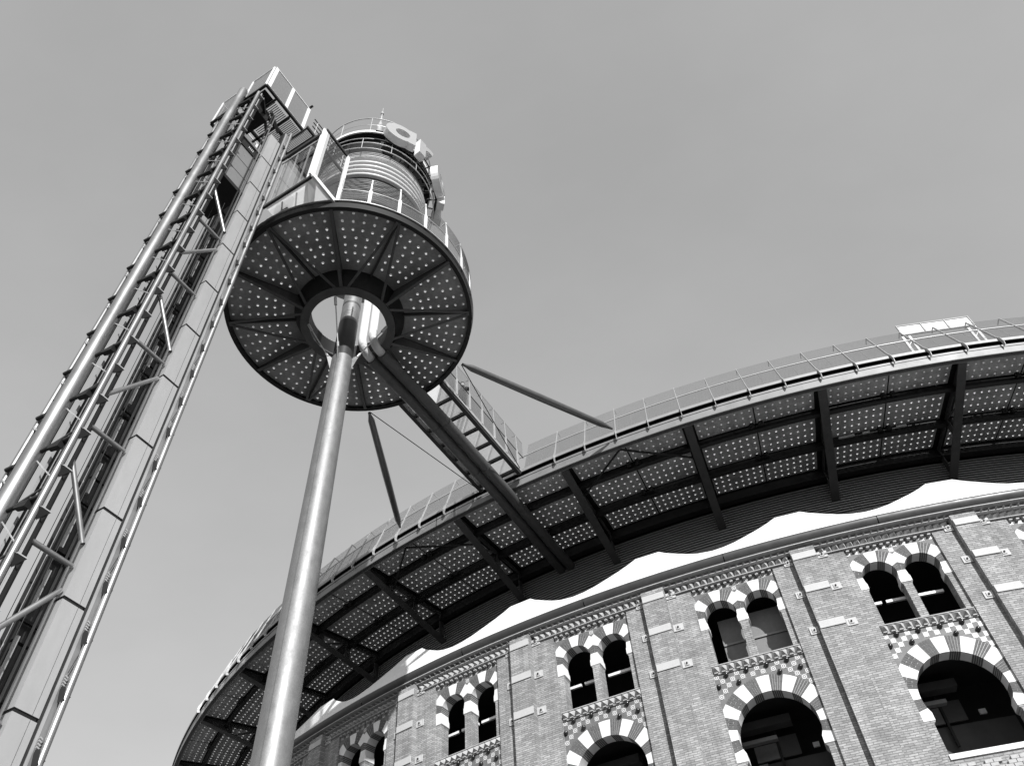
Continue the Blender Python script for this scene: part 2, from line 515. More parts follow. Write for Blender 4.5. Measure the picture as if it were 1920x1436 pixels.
dP = math.degrees(math.asin(PW / RPAN))
def bay_mesh():
    b = panel_mesh()
    arc_wall(b, -3.2, -dP, RW, 0, H(17.07), 3)
    arc_wall(b, dP, 2.8, RW, 0, H(17.07), 3)
    for sgn in (-1, 1):
        b.quad((sgn * PW, YF - 0.0, 0), (RW * math.sin(R_(sgn * dP)), -RW * math.cos(R_(sgn * dP)), 0), (RW * math.sin(R_(sgn * dP)), -RW * math.cos(R_(sgn * dP)), ZTOP), (sgn * PW, YF, ZTOP))
    b.quad((-PW, YF + 0.0, ZTOP), (PW, YF, ZTOP), (RW * math.sin(R_(dP)), -RW * math.cos(R_(dP)), ZTOP), (-RW * math.sin(R_(dP)), -RW * math.cos(R_(dP)), ZTOP))
    return b
PIL0, PIL1 = -3.74, -2.77
def pilaster_mesh():
    b = MB(); arc_wall(b, PIL0, PIL1, RP, 0, H(17.395), 2, RW - 0.2)
    return b

# --- pieces shared by the bays
def vous_white(pts):
    b = MB(); b.poly(pts, YF - 0.016, YF + 0.44); return b
def vous_brick(poly_fn, a0, a1, r0, R1, cx, cz, clips, nb, split):
    b = MB(); b.cur = 0
    base = poly_fn(a0, a1, r0, R1)
    b.poly(base, YF - 0.008, YF + 0.44)
    b.cur = 1
    g_ = 0.007
    for k in range(nb):
        b0 = a0 + (a1 - a0) * k / nb; b1 = a0 + (a1 - a0) * (k + 1) / nb
        cuts = [r0 - 0.001] + [r0 + (R1 - r0) * f for f in split[k % 2]] + [R1]
        for j in range(len(cuts) - 1):
            ra = cuts[j] + (g_ * 0.7 if j else 0); rb = cuts[j + 1] - (g_ * 0.7 if j < len(cuts) - 2 else 0)
            ga = math.degrees(g_ * 0.75 / max(ra, .3))
            pts = poly_fn(b0 + ga, b1 - ga, ra, rb)
            if len(pts) >= 3: b.poly(pts, YF - 0.018, YF + (0.445 if j == 0 else 0.01))
    return b
def arch_set(cx, w, nseg, xl, xr, nb):
    out = []
    a = 40.0; hx = w['r'] * math.cos(R_(24))
    tot = 180 + 2 * a; wt = [1.75] + [1] * (nseg - 2) + [1.75]
    cum = [sum(wt[:i]) / sum(wt) * tot - a for i in range(nseg + 1)]
    def pf(a0, a1, r0, R1):
        pts = circ(cx, w['cz'], R1, a0, a1, 4) + circ(cx, w['cz'], r0, a1, a0, 4)
        hs = ((1, 0, cx + hx),) if a0 < -15 else ((-1, 0, -(cx - hx)),) if a1 > 195 else ()
        for (nx, nz, dd) in ((1, 0, xl), (-1, 0, -xr), (0, 1, w['sp'])) + hs:
            pts = clip(pts, nx, nz, dd)
            if len(pts) < 3: return []
        return pts
    for k in range(nseg):
        a0, a1 = cum[k], cum[k + 1]
        if k == 0: a0 = -80
        if k == nseg - 1: a1 = 260
        if k % 2 == 0:
            p = pf(a0 + .15, a1 - .15, w['r'], w['R'])
            if len(p) >= 3: out.append(('stone_voussoir', vous_white(p).mesh('stone_voussoir', 'white_stone')))
        else:
            out.append(('brick_voussoir', vous_brick(pf, a0, a1, w['r'], w['R'], cx, w['cz'], None, nb, ([.52], [.25, .76])).mesh('brick_voussoir', ['mortar', 'vous_brick'])))
    return out
VOUS = arch_set(WCX[0], WIN, 9, -PW, -0.003, 4) + arch_set(WCX[1], WIN, 9, 0.003, PW, 4) + arch_set(0, BIG, 17, -PW, PW, 5)

def pyramid(w, hgt, dep):           # apex outward (-y), base on y=0
    b = MB()
    b.add([(-w / 2, 0, -hgt / 2), (w / 2, 0, -hgt / 2), (w / 2, 0, hgt / 2), (-w / 2, 0, hgt / 2), (0, -dep, -hgt * .12)], [(0, 1, 4), (1, 2, 4), (2, 3, 4), (3, 0, 4)])
    return b
PYR = pyramid(0.24, 0.285, 0.33).mesh('pyramid_block', 'terracotta')
PYS = pyramid(0.215, 0.225, 0.20).mesh('pyramid_block', 'terracotta')
ball = MB()
ball.lathe([(0.078 * math.cos(R_(t)), 0.078 * math.sin(R_(t))) for t in (-90, -60, -30, 0, 30, 60, 90)], 12)
BALL = ball.mesh('glazed_ball', 'ball_glaze')
tb = MB(); t_ = 0.082
tb.add([(-t_, -.012, -t_), (t_, -.012, -t_), (t_, -.012, t_), (-t_, -.012, t_)], [(0, 1, 2, 3)], uvs=[[(0, 0), (1, 0), (1, 1), (0, 1)]])
for (xa, za, xb, zb) in ((-t_, -t_, t_, -t_), (t_, -t_, t_, t_), (t_, t_, -t_, t_), (-t_, t_, -t_, -t_)):
    tb.add([(xa, -.012, za), (xa, .01, za), (xb, .01, zb), (xb, -.012, zb)], [(0, 1, 2, 3)], uvs=[[(.5, .5)] * 4])
TILE = tb.mesh('tile', 'tile')

def tile_spots():
    out = []; balls = []
    z = H(13.77); row = 0
    while z > H(12.3):
        odd = row % 2
        x = -1.36 + (0.16 if odd else 0)
        k = 0
        while x < 1.37:
            rr = math.hypot(x, z - BIG['cz'])
            isb = not odd and (k + (row // 2)) % 2 == 1 and row < 7
            if rr > BIG['R'] + (0.05 if isb else 0.085) and abs(x) < PW - .06:
                if isb: balls.append((x, z))
                else: out.append((x, z))
            x += 0.32; k += 1
        z -= 0.165; row += 1
    up = []
    for row in range(3):
        z = H(16.93) - row * 0.17; x = -1.34 + (0.15 if row % 2 else 0)
        while x < 1.37:
            if all(math.hypot(x - cx, z - WIN['cz']) > WIN['R'] + 0.08 for cx in WCX): up.append((x, z))
            x += 0.30
    return out, balls, up
TS, BS, US = tile_spots()

# mullion, sill, cornice runs of one bay
fld = MB()
def field_poly(pts, y): fld.poly(pts, YF - 0.006, YF + 0.01)
fp = [(-PW + .01, H(16.0)), (-PW + .01, ZTOP - .02), (PW - .01, ZTOP - .02), (PW - .01, H(16.0))]
# upper tiled spandrel: only above the arches
top = [(-PW + .004, ZTOP - .01)]
for cx in WCX[:1]:
    top += [p for p in circ(cx, WIN['cz'], WIN['R'] - .02, 180, 0, 16) if -PW + .004 < p[0] < 0]
top += [(0, WIN['cz'] + math.sqrt((WIN['R'] - .02) ** 2 - WCX[1] ** 2))]
top += [p for p in circ(WCX[1], WIN['cz'], WIN['R'] - .02, 180, 0, 16) if 0 < p[0] < PW - .004]
top += [(PW - .004, ZTOP - .01)]
field_poly(top, 0)
FIELD_TOP = fld.mesh('tile_field', 'tile_field'); fld = MB()
low = [(-PW + .004, H(13.86)), (-PW + .004, BIG['cz'] + math.sqrt((BIG['R'] - .02) ** 2 - PW ** 2))] + [p for p in circ(0, BIG['cz'], BIG['R'] - .02, 180, 0, 24) if abs(p[0]) < PW - .004] + [(PW - .004, BIG['cz'] + math.sqrt((BIG['R'] - .02) ** 2 - PW ** 2)), (PW - .004, H(13.86))]
field_poly(low, 0)
FIELD_LOW = fld.mesh('tile_field', 'tile_field')

def sill_mesh():
    b = MB()
    b.box(-PW - .07, PW + .07, YF - .06, YF + .02, H(14.135), H(14.16))
    b.box(-PW - .05, PW + .05, YF - .015, YF + .02, H(13.86), H(14.14))
    b.box(-PW - .05, PW + .05, YF - .05, YF + .02, H(13.84), H(13.86))
    for i in range(12):
        x = -1.32 + i * .24
        b.box(x - .06, x + .06, YF - .10, YF, H(13.865), H(13.895))
    return b
SILL = sill_mesh().mesh('window_sill', 'ledge')
def cornice_mesh():
    b = MB()
    b.ringbox(RW - .45, RW + .28, H(17.545), H(17.575), 6, a0=-3.75, a1=2.55)
    b.ringbox(RW - .45, RW + .12, H(17.39), H(17.412), 6, a0=-3.75, a1=2.55)
    b.ringbox(RW - .45, RW + .075, H(17.065), H(17.09), 5, a0=PIL1 + .01, a1=2.54)
    for k in range(22):            # triangular dentils between the two upper ledges
        a = -3.6 + k * 6.3 / 22
        w = R_(a)
        c, s_ = math.cos(w), math.sin(w)
        def q(x, y, z): return (s_ * (RW + y) + c * x, -c * (RW + y) + s_ * x, H(z))
        p = [q(-.11, -.10, 17.412), q(.11, -.10, 17.412), q(0, -.10, 17.55), q(0, .26, 17.44)]
        b.add(p, [(0, 1, 3), (1, 2, 3), (2, 0, 3)])
    for k in range(13):            # small corbels above the panel
        x = -1.32 + k * .22
        p = [(x - .08, YF + .02, H(16.99)), (x + .08, YF + .02, H(16.99)), (x + .08, YF + .02, H(17.075)), (x - .08, YF + .02, H(17.075)), (x, YF - .17, H(17.03))]
        b.add(p, [(0, 1, 4), (1, 2, 4), (2, 3, 4), (3, 0, 4)])
        b.box(x - .05, x + .05, YF - .14, YF, H(16.955), H(16.995))
    b.lathe([(RW - .42, H(17.06)), (RW - .42, H(17.56))], 6, a0=-3.75, a1=2.55)
    return b
CORN = cornice_mesh().mesh('cornice', 'ledge')
def plate_mesh(d0, d1, r, z0, z1, bolt):
    b = MB(); b.ringbox(r - .02, r + .035, z0, z1, 2, a0=d0, a1=d1)
    if bolt:
        am = R_((d0 + d1) / 2); zc = (z0 + z1) / 2
        c, s_ = math.cos(am), math.sin(am)
        def q(x, y, z): return (s_ * (r + y) + c * x, -c * (r + y) + s_ * x, z)
        e = .07
        b.hexa([q(-e, .03, zc - e), q(e, .03, zc - e), q(e, .06, zc - e), q(-e, .06, zc - e), q(-e, .03, zc + e), q(e, .03, zc + e), q(e, .06, zc + e), q(-e, .06, zc + e)])
        b.cur = 1; e = .022
        b.hexa([q(-e, .05, zc - e), q(e, .05, zc - e), q(e, .10, zc - e), q(-e, .10, zc - e), q(-e, .05, zc + e), q(e, .05, zc + e), q(e, .10, zc + e), q(-e, .10, zc + e)])
    return b
PLATES = []
for z0, z1 in ((16.96, 17.20), (15.67, 15.92), (14.32, 14.57)):
    PLATES.append(plate_mesh(PIL0 + .02, PIL1 - .02, RP, H(z0), H(z1), False).mesh('stone_band', ['band_stone', 'black']))
    PLATES.append(plate_mesh(PIL0 - .36, PIL0 - .02, RW, H(z0) - .02, H(z1) - .02, True).mesh('anchor_plate', ['band_stone', 'black']))
    PLATES.append(plate_mesh(PIL1 + .01, PIL1 + .42, RW, H(z0), H(z1), True).mesh('anchor_plate', ['band_stone', 'black']))
BAYM = bay_mesh().mesh('wall_bay', 'brick', uv_panel)
PILM = pilaster_mesh().mesh('pilaster', 'brick', uv_wall)
LEDGE = MB().box(-BIG['hw'] - .02, BIG['hw'] + .02, YF - .05, YF + .5, BIG['sill'] - .14, BIG['sill'] + .002).mesh('window_ledge', 'white_stone')
crn = MB()
for i in range(11):
    for j in range(5):
        if (i * 7 + j * 5 + (i * j) % 3) % 3 != 0:
            x = -1.2 + i * .22 + (.11 if j % 2 else 0); z = BIG['sill'] - .34 - j * .1
            crn.box(x - .10, x + .10, YF - .07, YF + .01, z - .045, z + .045)
FRET = crn.mesh('brick_fretwork', 'ledge')

def make_bay(k):
    rz = R_(-17.85 + 6.30 * k)
    bay = link('wall_bay', BAYM, ARENA); bay.rotation_euler = (0, 0, rz)
    def sub(name, me, loc=(0, 0, 0), rzl=0, kind=None):
        o = link(name, me, bay, kind); o.location = loc; o.rotation_euler = (0, 0, rzl); return o
    sub('pilaster', PILM)
    sub('tile_field', FIELD_TOP); sub('tile_field', FIELD_LOW); sub('window_sill', SILL); sub('cornice', CORN); sub('window_ledge', LEDGE)
    sub('brick_fretwork', FRET)
    for nme, me in VOUS: sub(nme, me)
    for me in PLATES: sub(me.name.split('.')[0], me)
    if -5 <= k <= 2:
        for i in range(18):
            a = PIL1 + .15 + i * (2.52 - PIL1 - .15) / 18 + .1
            w = R_(a)
            sub('pyramid_block', PYR, ((RW - .13) * math.sin(w), -(RW - .13) * math.cos(w), H(17.235)), w)
        for i in range(12):
            sub('sill_pyramid', PYS, (-1.32 + i * .24, YF - .015, H(14.02)))
    for x, z in BS: sub('glazed_ball', BALL, (x, YF - .045, z))
    if -1 <= k <= 1:
        for x, z in TS + US: sub('tile', TILE, (x, YF, z))
    else:
        b = MB()
        for x, z in TS + US:
            b.add([(x - t_, YF - .012, z - t_), (x + t_, YF - .012, z - t_), (x + t_, YF - .012, z + t_), (x - t_, YF - .012, z + t_)], [(0, 1, 2, 3)], uvs=[[(0, 0), (1, 0), (1, 1), (0, 1)]])
        sub('tiles', b.mesh('tiles', 'tile'), kind='stuff')
    return bay
for k in range(3, -8, -1): make_bay(k)

# drain pipe brackets are tiny; downpipe hooks on the pilaster shadow line
# rest of the round wall (plain, out of the picture)
b = MB(); A_HI = -17.85 + 6.3 * 3 + 2.5; A_LO = -17.85 - 6.3 * 7 - 3.7
b.lathe([(RW, 0), (RW, H(17.62))], 60, a0=A_HI, a1=A_LO + 360, smooth=True)
part('outer_wall', b, 'brick', ARENA, uv=uv_wall)

# interior seen through the arches
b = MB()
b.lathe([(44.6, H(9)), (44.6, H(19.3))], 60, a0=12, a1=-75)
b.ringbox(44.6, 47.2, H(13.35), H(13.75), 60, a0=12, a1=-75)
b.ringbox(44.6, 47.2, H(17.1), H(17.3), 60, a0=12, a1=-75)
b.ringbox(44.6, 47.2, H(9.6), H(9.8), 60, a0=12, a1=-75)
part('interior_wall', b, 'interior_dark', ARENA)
for k in range(2, -4, -1):
    a0 = -17.85 + 6.3 * k
    if k != 0:
        for (x0, x1) in ((-1.5, -.9), (-.75, .05), (.2, 1.15)):
            b = MB(); b.ringbox(47.02, 47.1, H(15.27), H(15.36), 2, a0=a0 + x0 * 1.15, a1=a0 + x1 * 1.15)
            part('handrail', b, 'white_paint', ARENA)
    else:
        for x0, x1 in ((-1.12, -.05), (.0, 1.9)):
            b = MB(); b.ringbox(46.65, 46.72, H(13.76), H(16.30), 3, a0=a0 + x0, a1=a0 + x1)
            part('board', b, 'board', ARENA)
        b = MB(); b.ringbox(46.73, 46.77, H(15.30), H(15.37), 3, a0=a0 - 1.1, a1=a0 + 1.9)
        part('handrail', b, 'fascia', ARENA)
    # ducts and beams in the arcade below
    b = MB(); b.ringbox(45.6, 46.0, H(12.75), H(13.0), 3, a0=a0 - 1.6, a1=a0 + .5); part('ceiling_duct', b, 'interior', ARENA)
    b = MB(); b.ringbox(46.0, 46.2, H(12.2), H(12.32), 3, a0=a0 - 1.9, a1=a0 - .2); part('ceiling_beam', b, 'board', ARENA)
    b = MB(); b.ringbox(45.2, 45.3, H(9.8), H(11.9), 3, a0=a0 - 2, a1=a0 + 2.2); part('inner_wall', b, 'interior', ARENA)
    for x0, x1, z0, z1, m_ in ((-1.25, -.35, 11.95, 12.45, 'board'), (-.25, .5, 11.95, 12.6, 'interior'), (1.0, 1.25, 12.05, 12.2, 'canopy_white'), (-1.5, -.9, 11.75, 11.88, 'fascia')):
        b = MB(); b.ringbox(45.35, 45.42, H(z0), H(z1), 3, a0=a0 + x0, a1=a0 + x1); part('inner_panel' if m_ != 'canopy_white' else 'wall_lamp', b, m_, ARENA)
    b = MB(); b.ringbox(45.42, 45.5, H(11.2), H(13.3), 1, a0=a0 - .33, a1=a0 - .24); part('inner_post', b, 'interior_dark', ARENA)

# gutter and scalloped white band above the cornice
b = MB()
prof = [(47.80, H(17.60)), (47.90, H(17.66)), (47.98, H(17.74)), (48.03, H(17.83)), (48.05, H(17.92)), (48.04, H(17.98)), (48.0, H(18.02))]
for k in range(-7, 4):
    a1 = -17.85 + 6.3 * k + .0; a0 = a1 - 6.3
    g_ = MB(); g_.lathe(prof, 10, a0=a0 + .02, a1=a1 - .02)
    part('gutter', g_, 'gutter_metal', ARENA)
PEAKS = [-7.72 + 6.4 * i for i in range(3, 0, -1)] + [-7.72, -14.15, -20.52, -27.0, -33.42, -39.9, -46.4, -52.9, -59.4, -65.9]
SCAL = [(0, 19.31), (1.1, 19.33), (1.5, 19.10), (1.93, 18.90), (2.57, 18.66), (3.1, 18.48), (3.6, 18.38), (4.1, 18.35), (4.7, 18.44), (5.1, 18.58), (5.55, 18.80), (6.08, 19.08), (6.4, 19.31)]
def scallop(i):
    k_ = (PEAKS[i] - PEAKS[i + 1]) / 6.4
    return [(PEAKS[i] - x * k_, h) for x, h in SCAL]
b = MB()
def rr(h): return 48.0 - (h - 18.02) * .41
for i in range(len(PEAKS) - 1):
    e = scallop(i)
    for j in range(len(e) - 1):
        (a, h0), (c, h1) = e[j], e[j + 1]
        b.add([PA(a, 48.0, 18.02), PA(c, 48.0, 18.02), PA(c, rr(h1), h1), PA(a, rr(h0), h0)], [(0, 1, 2, 3)])
        b.add([PA(a, rr(h0), h0), PA(c, rr(h1), h1), PA(c, rr(h1) - .12, h1 - .03), PA(a, rr(h0) - .12, h0 - .03)], [(0, 1, 2, 3)])
part('parapet_band', b, 'white_band', ARENA)
b = MB(); b.ringbox(42.9, 47.7, H(17.75), H(18.1), 60, a0=12, a1=-75)  # added hidden dark ledge, keeps sky light from leaking behind the band
part('sky_leak_cover', b, 'interior_dark', ARENA)

# drum under the roof: louvres and cladding
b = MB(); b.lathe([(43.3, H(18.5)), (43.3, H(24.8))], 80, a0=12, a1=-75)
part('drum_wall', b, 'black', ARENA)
for k in range(13):
    b = MB(); z = H(23.62 - k * .128)
    b.ringbox(43.385, 43.425, z - .048, z, 80, a0=12, a1=-75)
    part('louvre_slat', b, 'slat', ARENA)
for k in range(48):
    a1 = 11 - k * 1.72
    b = MB(); b.ringbox(43.28, 43.40, H(18.6), H(21.98), 2, a0=a1 - 1.70, a1=a1)
    part('drum_panel', b, 'drum_panel', ARENA)

# ------------------------------------------------------------------ ROOF RING
ROOF = part('roof_ring', MB().ringbox(43.2, 43.5, H(24.25), H(24.7), 80, a0=12, a1=-78), 'beam_steel', ARENA)
A1, A0 = 12, -78
fa = MB(); fa.lathe([(48.62, H(23.93)), (48.85, H(23.93)), (48.85, H(24.40))], 120, a0=A1, a1=A0, smooth=False)
part('fascia', fa, ['fascia'], ROOF)
fl = MB(); fl.lathe([(48.853, H(23.90)), (48.68, H(23.91)), (48.68, H(24.26))], 120, a0=A1, a1=A0, smooth=False)
fl.lathe([(48.855, H(23.90)), (48.855, H(23.935))], 120, a0=A1, a1=A0, smooth=False)
part('edge_beam', fl, 'beam_steel', ROOF)
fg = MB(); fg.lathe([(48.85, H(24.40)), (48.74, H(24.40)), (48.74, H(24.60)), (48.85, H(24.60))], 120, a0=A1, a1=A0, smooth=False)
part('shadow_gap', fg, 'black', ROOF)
fe = MB(); fe.ringbox(48.78, 48.90, H(24.60), H(24.74), 120, a0=A1, a1=A0)
part('deck_edge', fe, 'grating', ROOF)

BEAMS = [-4.86 - 6.34 * k for k in range(-2, 12)]
bm = MB()
def beam_geo(b):
    def bot(r): return 24.0 - (48.62 - r) * .2517
    def web(prof):
        pts = [(-0.02, -r, H(h)) for r, h in prof] + [(0.02, -r, H(h)) for r, h in prof]
        m = len(prof)
        b.add(pts, [tuple(range(m)), tuple(range(m, 2 * m))[::-1]] + [(i, (i + 1) % m, m + (i + 1) % m, m + i) for i in range(m)])
    web([(48.60, 24.25), (48.60, bot(48.6)), (46.85, bot(46.85)), (46.85, 24.25)])          # solid outer part
    web([(46.85, 24.25), (46.85, 24.02), (42.9, 24.02), (42.9, 24.25)])                     # top chord
    web([(46.85, bot(46.85) + .12), (46.85, bot(46.85)), (42.9, bot(42.9)), (42.9, bot(42.9) + .12)])
    for rc in (45.39, 43.6):
        web([(rc + .14, 24.05), (rc + .14, bot(rc)), (rc - .14, bot(rc)), (rc - .14, 24.05)])
    web([(46.85, bot(46.85) + .02), (46.7, bot(46.85) + .02), (45.5, 24.05), (45.75, 24.05)])
    # bottom flange
    b.hexa([(-.17, -48.62, H(23.97)), (.17, -48.62, H(23.97)), (.17, -42.9, H(22.53)), (-.17, -42.9, H(22.53)),
            (-.17, -48.62, H(24.01)), (.17, -48.62, H(24.01)), (.17, -42.9, H(22.57)), (-.17, -42.9, H(22.57))])
beam_geo(bm)
BEAMM = bm.mesh('roof_beam', 'beam_steel')
for a in BEAMS:
    o = link('roof_beam', BEAMM, ROOF); o.rotation_euler = (0, 0, R_(a))
pu = MB()
for rc, w, z0 in ((47.28, .20, 23.94), (45.39, .22, 23.90), (43.62, .30, 23.76)):
    b = MB(); b.ringbox(rc - .02, rc + .02, H(z0), H(24.262), 120, a0=A1, a1=A0)
    b.ringbox(rc - w / 2, rc + w / 2, H(z0 - .035), H(z0), 120, a0=A1, a1=A0)
    part('purlin', b, 'dark_steel', ROOF)

for r0, r1 in ((48.60, 48.86), (47.10, 47.46), (45.22, 45.56), (43.2, 43.86)):  # black plates added to block sky and sun in the panel gaps
    b = MB(); b.ringbox(r0, r1, H(24.262), H(24.285), 120, a0=A1, a1=A0); part('light_block_plate', b, 'black', ROOF)
for a in BEAMS:
    b = MB(); b.box(-.32, .32, -48.8, -43.2, H(24.236), H(24.258)); o = part('light_block_plate', b, 'black', ROOF); o.rotation_euler = (0, 0, R_(a))
    b = MB(); b.box(-.06, .06, -48.6, -43.7, H(24.236), H(24.258)); o = part('joint_strip', b, 'black', ROOF); o.rotation_euler = (0, 0, R_(a - 3.17))
# deck panels with glass lenses, two columns and three rows per bay
def plate_with_lenses(f, nu, nv, r, plate, lens, skip=None, drop=0.0):
    # f(u,v)->point ; nu x nv cells, each with an octagonal hole capped by a lens
    for i in range(nu):
        for j in range(nv):
            u0, u1, v0, v1 = i / nu, (i + 1) / nu, j / nv, (j + 1) / nv
            c = Vector(f((u0 + u1) / 2, (v0 + v1) / 2))
            cor = [Vector(f(u0, v0)), Vector(f(u1, v0)), Vector(f(u1, v1)), Vector(f(u0, v1))]
            mid = [(cor[k] + cor[(k + 1) % 4]) / 2 for k in range(4)]
            ring = []
            for k in range(4): ring += [cor[k], mid[k]]
            if skip and skip(i, j):
                plate.add(cor, [(0, 1, 2, 3)]); continue
            hole = []
            for p in ring:
                dv = (p - c); dv.z = 0; dv.normalize(); hole.append(c + dv * r)
            plate.add(ring + hole, [(k, (k + 1) % 8, 8 + (k + 1) % 8, 8 + k) for k in range(8)])
            lens.dome((c.x, c.y, c.z - .002), r * 1.12, 8, 2, True, 0.5)
ROWS = [(47.40, 48.67, 4), (45.50, 47.16, 5), (43.80, 45.28, 5)]
PZ = 24.22
GL = {}
rnd = random.Random(3)
for bi, a in enumerate(BEAMS[:-1]):
    al, ar = BEAMS[bi + 1], a
    amid = (al + ar) / 2
    for ri, (r0, r1, nv) in enumerate(ROWS):
        for ci, (s0, s1) in enumerate(((ar - .28, amid + .012), (amid - .012, al + .28))):
            pl = MB(); le = MB()
            dz = rnd.uniform(-.006, .006)
            def f(u, v, r0=r0, r1=r1, s0=s0, s1=s1, dz=dz):
                return PA(s0 + (s1 - s0) * (u * .985 + .0075), r0 + (r1 - r0) * v, PZ + dz)
            miss = {(rnd.randrange(8), rnd.randrange(nv))} if rnd.random() < .35 else set()
            plate_with_lenses(f, 8, nv, .039, pl, le, skip=lambda i, j: (i, j) in miss)
            # rim of the panel
            part('soffit_panel', pl, 'deck_plate', ROOF)
            part('glass_lenses', le, 'lens', ROOF, kind='stuff')
    # cleats on the purlins at the panel joint
    for rc in (47.33, 45.45):
        for da in (-.22, .22):
            w = R_(amid + da); c_, s_ = math.cos(w), math.sin(w)
            cl = MB()
            pts = [(math.cos(R_(t)) * .11, .16 * math.sin(R_(t)) + .05) for t in range(0, 181, 30)]
            m = len(pts)
            vs = [(s_ * (rc + y) + c_ * x, -c_ * (rc + y) + s_ * x, H(23.98)) for x, y in pts] + [(s_ * (rc + y) + c_ * x, -c_ * (rc + y) + s_ * x, H(24.2)) for x, y in pts]
            cl.add(vs, [tuple(range(m)), tuple(range(m, 2 * m))[::-1]] + [(i, (i + 1) % m, m + (i + 1) % m, m + i) for i in range(m)])
            part('cleat', cl, 'dark_steel', ROOF)
# wind braces next to the strut feet
for foot, b1, b2 in ((-20.98, -17.54, -23.88), (-33.75, -30.22, -36.56)):
    for bb in (b1, b2):
        b = MB(); b.tube([PA(foot, 48.5, 24.05), PA(bb + (.25 if bb < foot else -.25), 47.0, 23.75)], .045, 8)
        part('wind_brace', b, 'dark_steel', ROOF)
# a few strip lamps fixed under the deck near the right edge
for a, ln, r in ((-7.2, .5, 45.52), (-9.0, .35, 45.52), (-10.0, .8, 45.52)):
    b = MB(); b.ringbox(r + .02, r + .10, H(24.02), H(24.09), 3, a0=a - ln / 2, a1=a + ln / 2)
    part('strip_lamp', b, 'white_paint', ROOF)

# railing of the roof terrace
RAIL = part('terrace_railing', MB().tube([PA(A1 + (A0 - A1) * i / 150, 48.47, 25.93) for i in range(151)], .028, 6), 'rail_metal', ARENA)
def prr(h): return 48.9 - (h - 24.6) * (0.78 / 2.35)
postm = MB()
def loc_post():
    def q(r, h): return (0, -r, H(h))
    path = [q(48.96, 24.22), q(49.02, 24.38), q(48.97, 24.62), q(48.88, 24.80)]
    # flat curved foot
    for i in range(len(path) - 1):
        a, b_ = path[i], path[i + 1]
        postm.bar(a, b_, .022, .15 - .02 * i, up=(0, 1, .3))
    postm.bar(q(48.9, 24.74), q(48.13, 26.93), .018, .075, up=(0, 1, .3))
    postm.bar(q(48.13, 26.93), q(47.86, 26.86), .018, .06)
loc_post()
POST = postm.mesh('railing_post', 'rail_metal')
sp = MB(); sp.tube([(0, -prr(24.75) + .02, H(24.75)), (0, -prr(25.95) + .02, H(25.95))], .012, 5)
SPOST = sp.mesh('railing_spindle', 'rail_metal')
for i in range(-6, 33):
    a = -2.93 - 1.632 * i
    if not (-29.3 < a < -24.9):
        o = link('railing_post', POST, RAIL); o.rotation_euler = (0, 0, R_(a))
        o = link('railing_spindle', SPOST, RAIL); o.rotation_euler = (0, 0, R_(a - .816))
def arc_seg(h, r, a0, a1, n=60): return [PA(a0 + (a1 - a0) * i / n, r, h) for i in range(n + 1)]
for k in range(23):
    h = 24.80 + k * .093
    if abs(h - 25.93) < .03: continue
    b = MB()
    b.tube(arc_seg(h, prr(h), A1, -25.9), .011 if h < 25.9 else .007, 4, caps=False)
    b.tube(arc_seg(h, prr(h), -28.35, A0), .011 if h < 25.9 else .007, 4, caps=False)
    part('railing_wire', b, 'wire', RAIL)
b = MB(); b.ringbox(48.30, 48.74, H(24.66), H(24.70), 100, a0=A1, a1=A0)
part('toe_grating', b, 'grating', RAIL)

# ------------------------------------------------------------------ frame of the TOWER GROUP: s along the bridge (outwards from the arena), t across
AZ0 = R_(-27.13)
U2 = Vector((math.sin(AZ0), -math.cos(AZ0))); V2 = Vector((math.cos(AZ0), math.sin(AZ0)))
S_M, T_M = 59.28, -0.06
def world2(s, t): p = Vector((CX, CY)) + U2 * s + V2 * t; return p
mast_xy = world2(S_M, T_M)
RZ = AZ0                                        # local frame: -Y = outwards (s), +X = t
TOWER = thing('observation_tower', 'slim silver mast carrying a round studded platform and a ringed lantern drum', 'tower', (mast_xy.x, mast_xy.y, 0), rz=RZ)
def T(s, t, h): return (t - T_M, -(s - S_M), H(h))    # tower-group coordinates in TOWER's local frame
def TP(a, r, h): w = R_(a); return (r * math.sin(w), -r * math.cos(w), H(h))

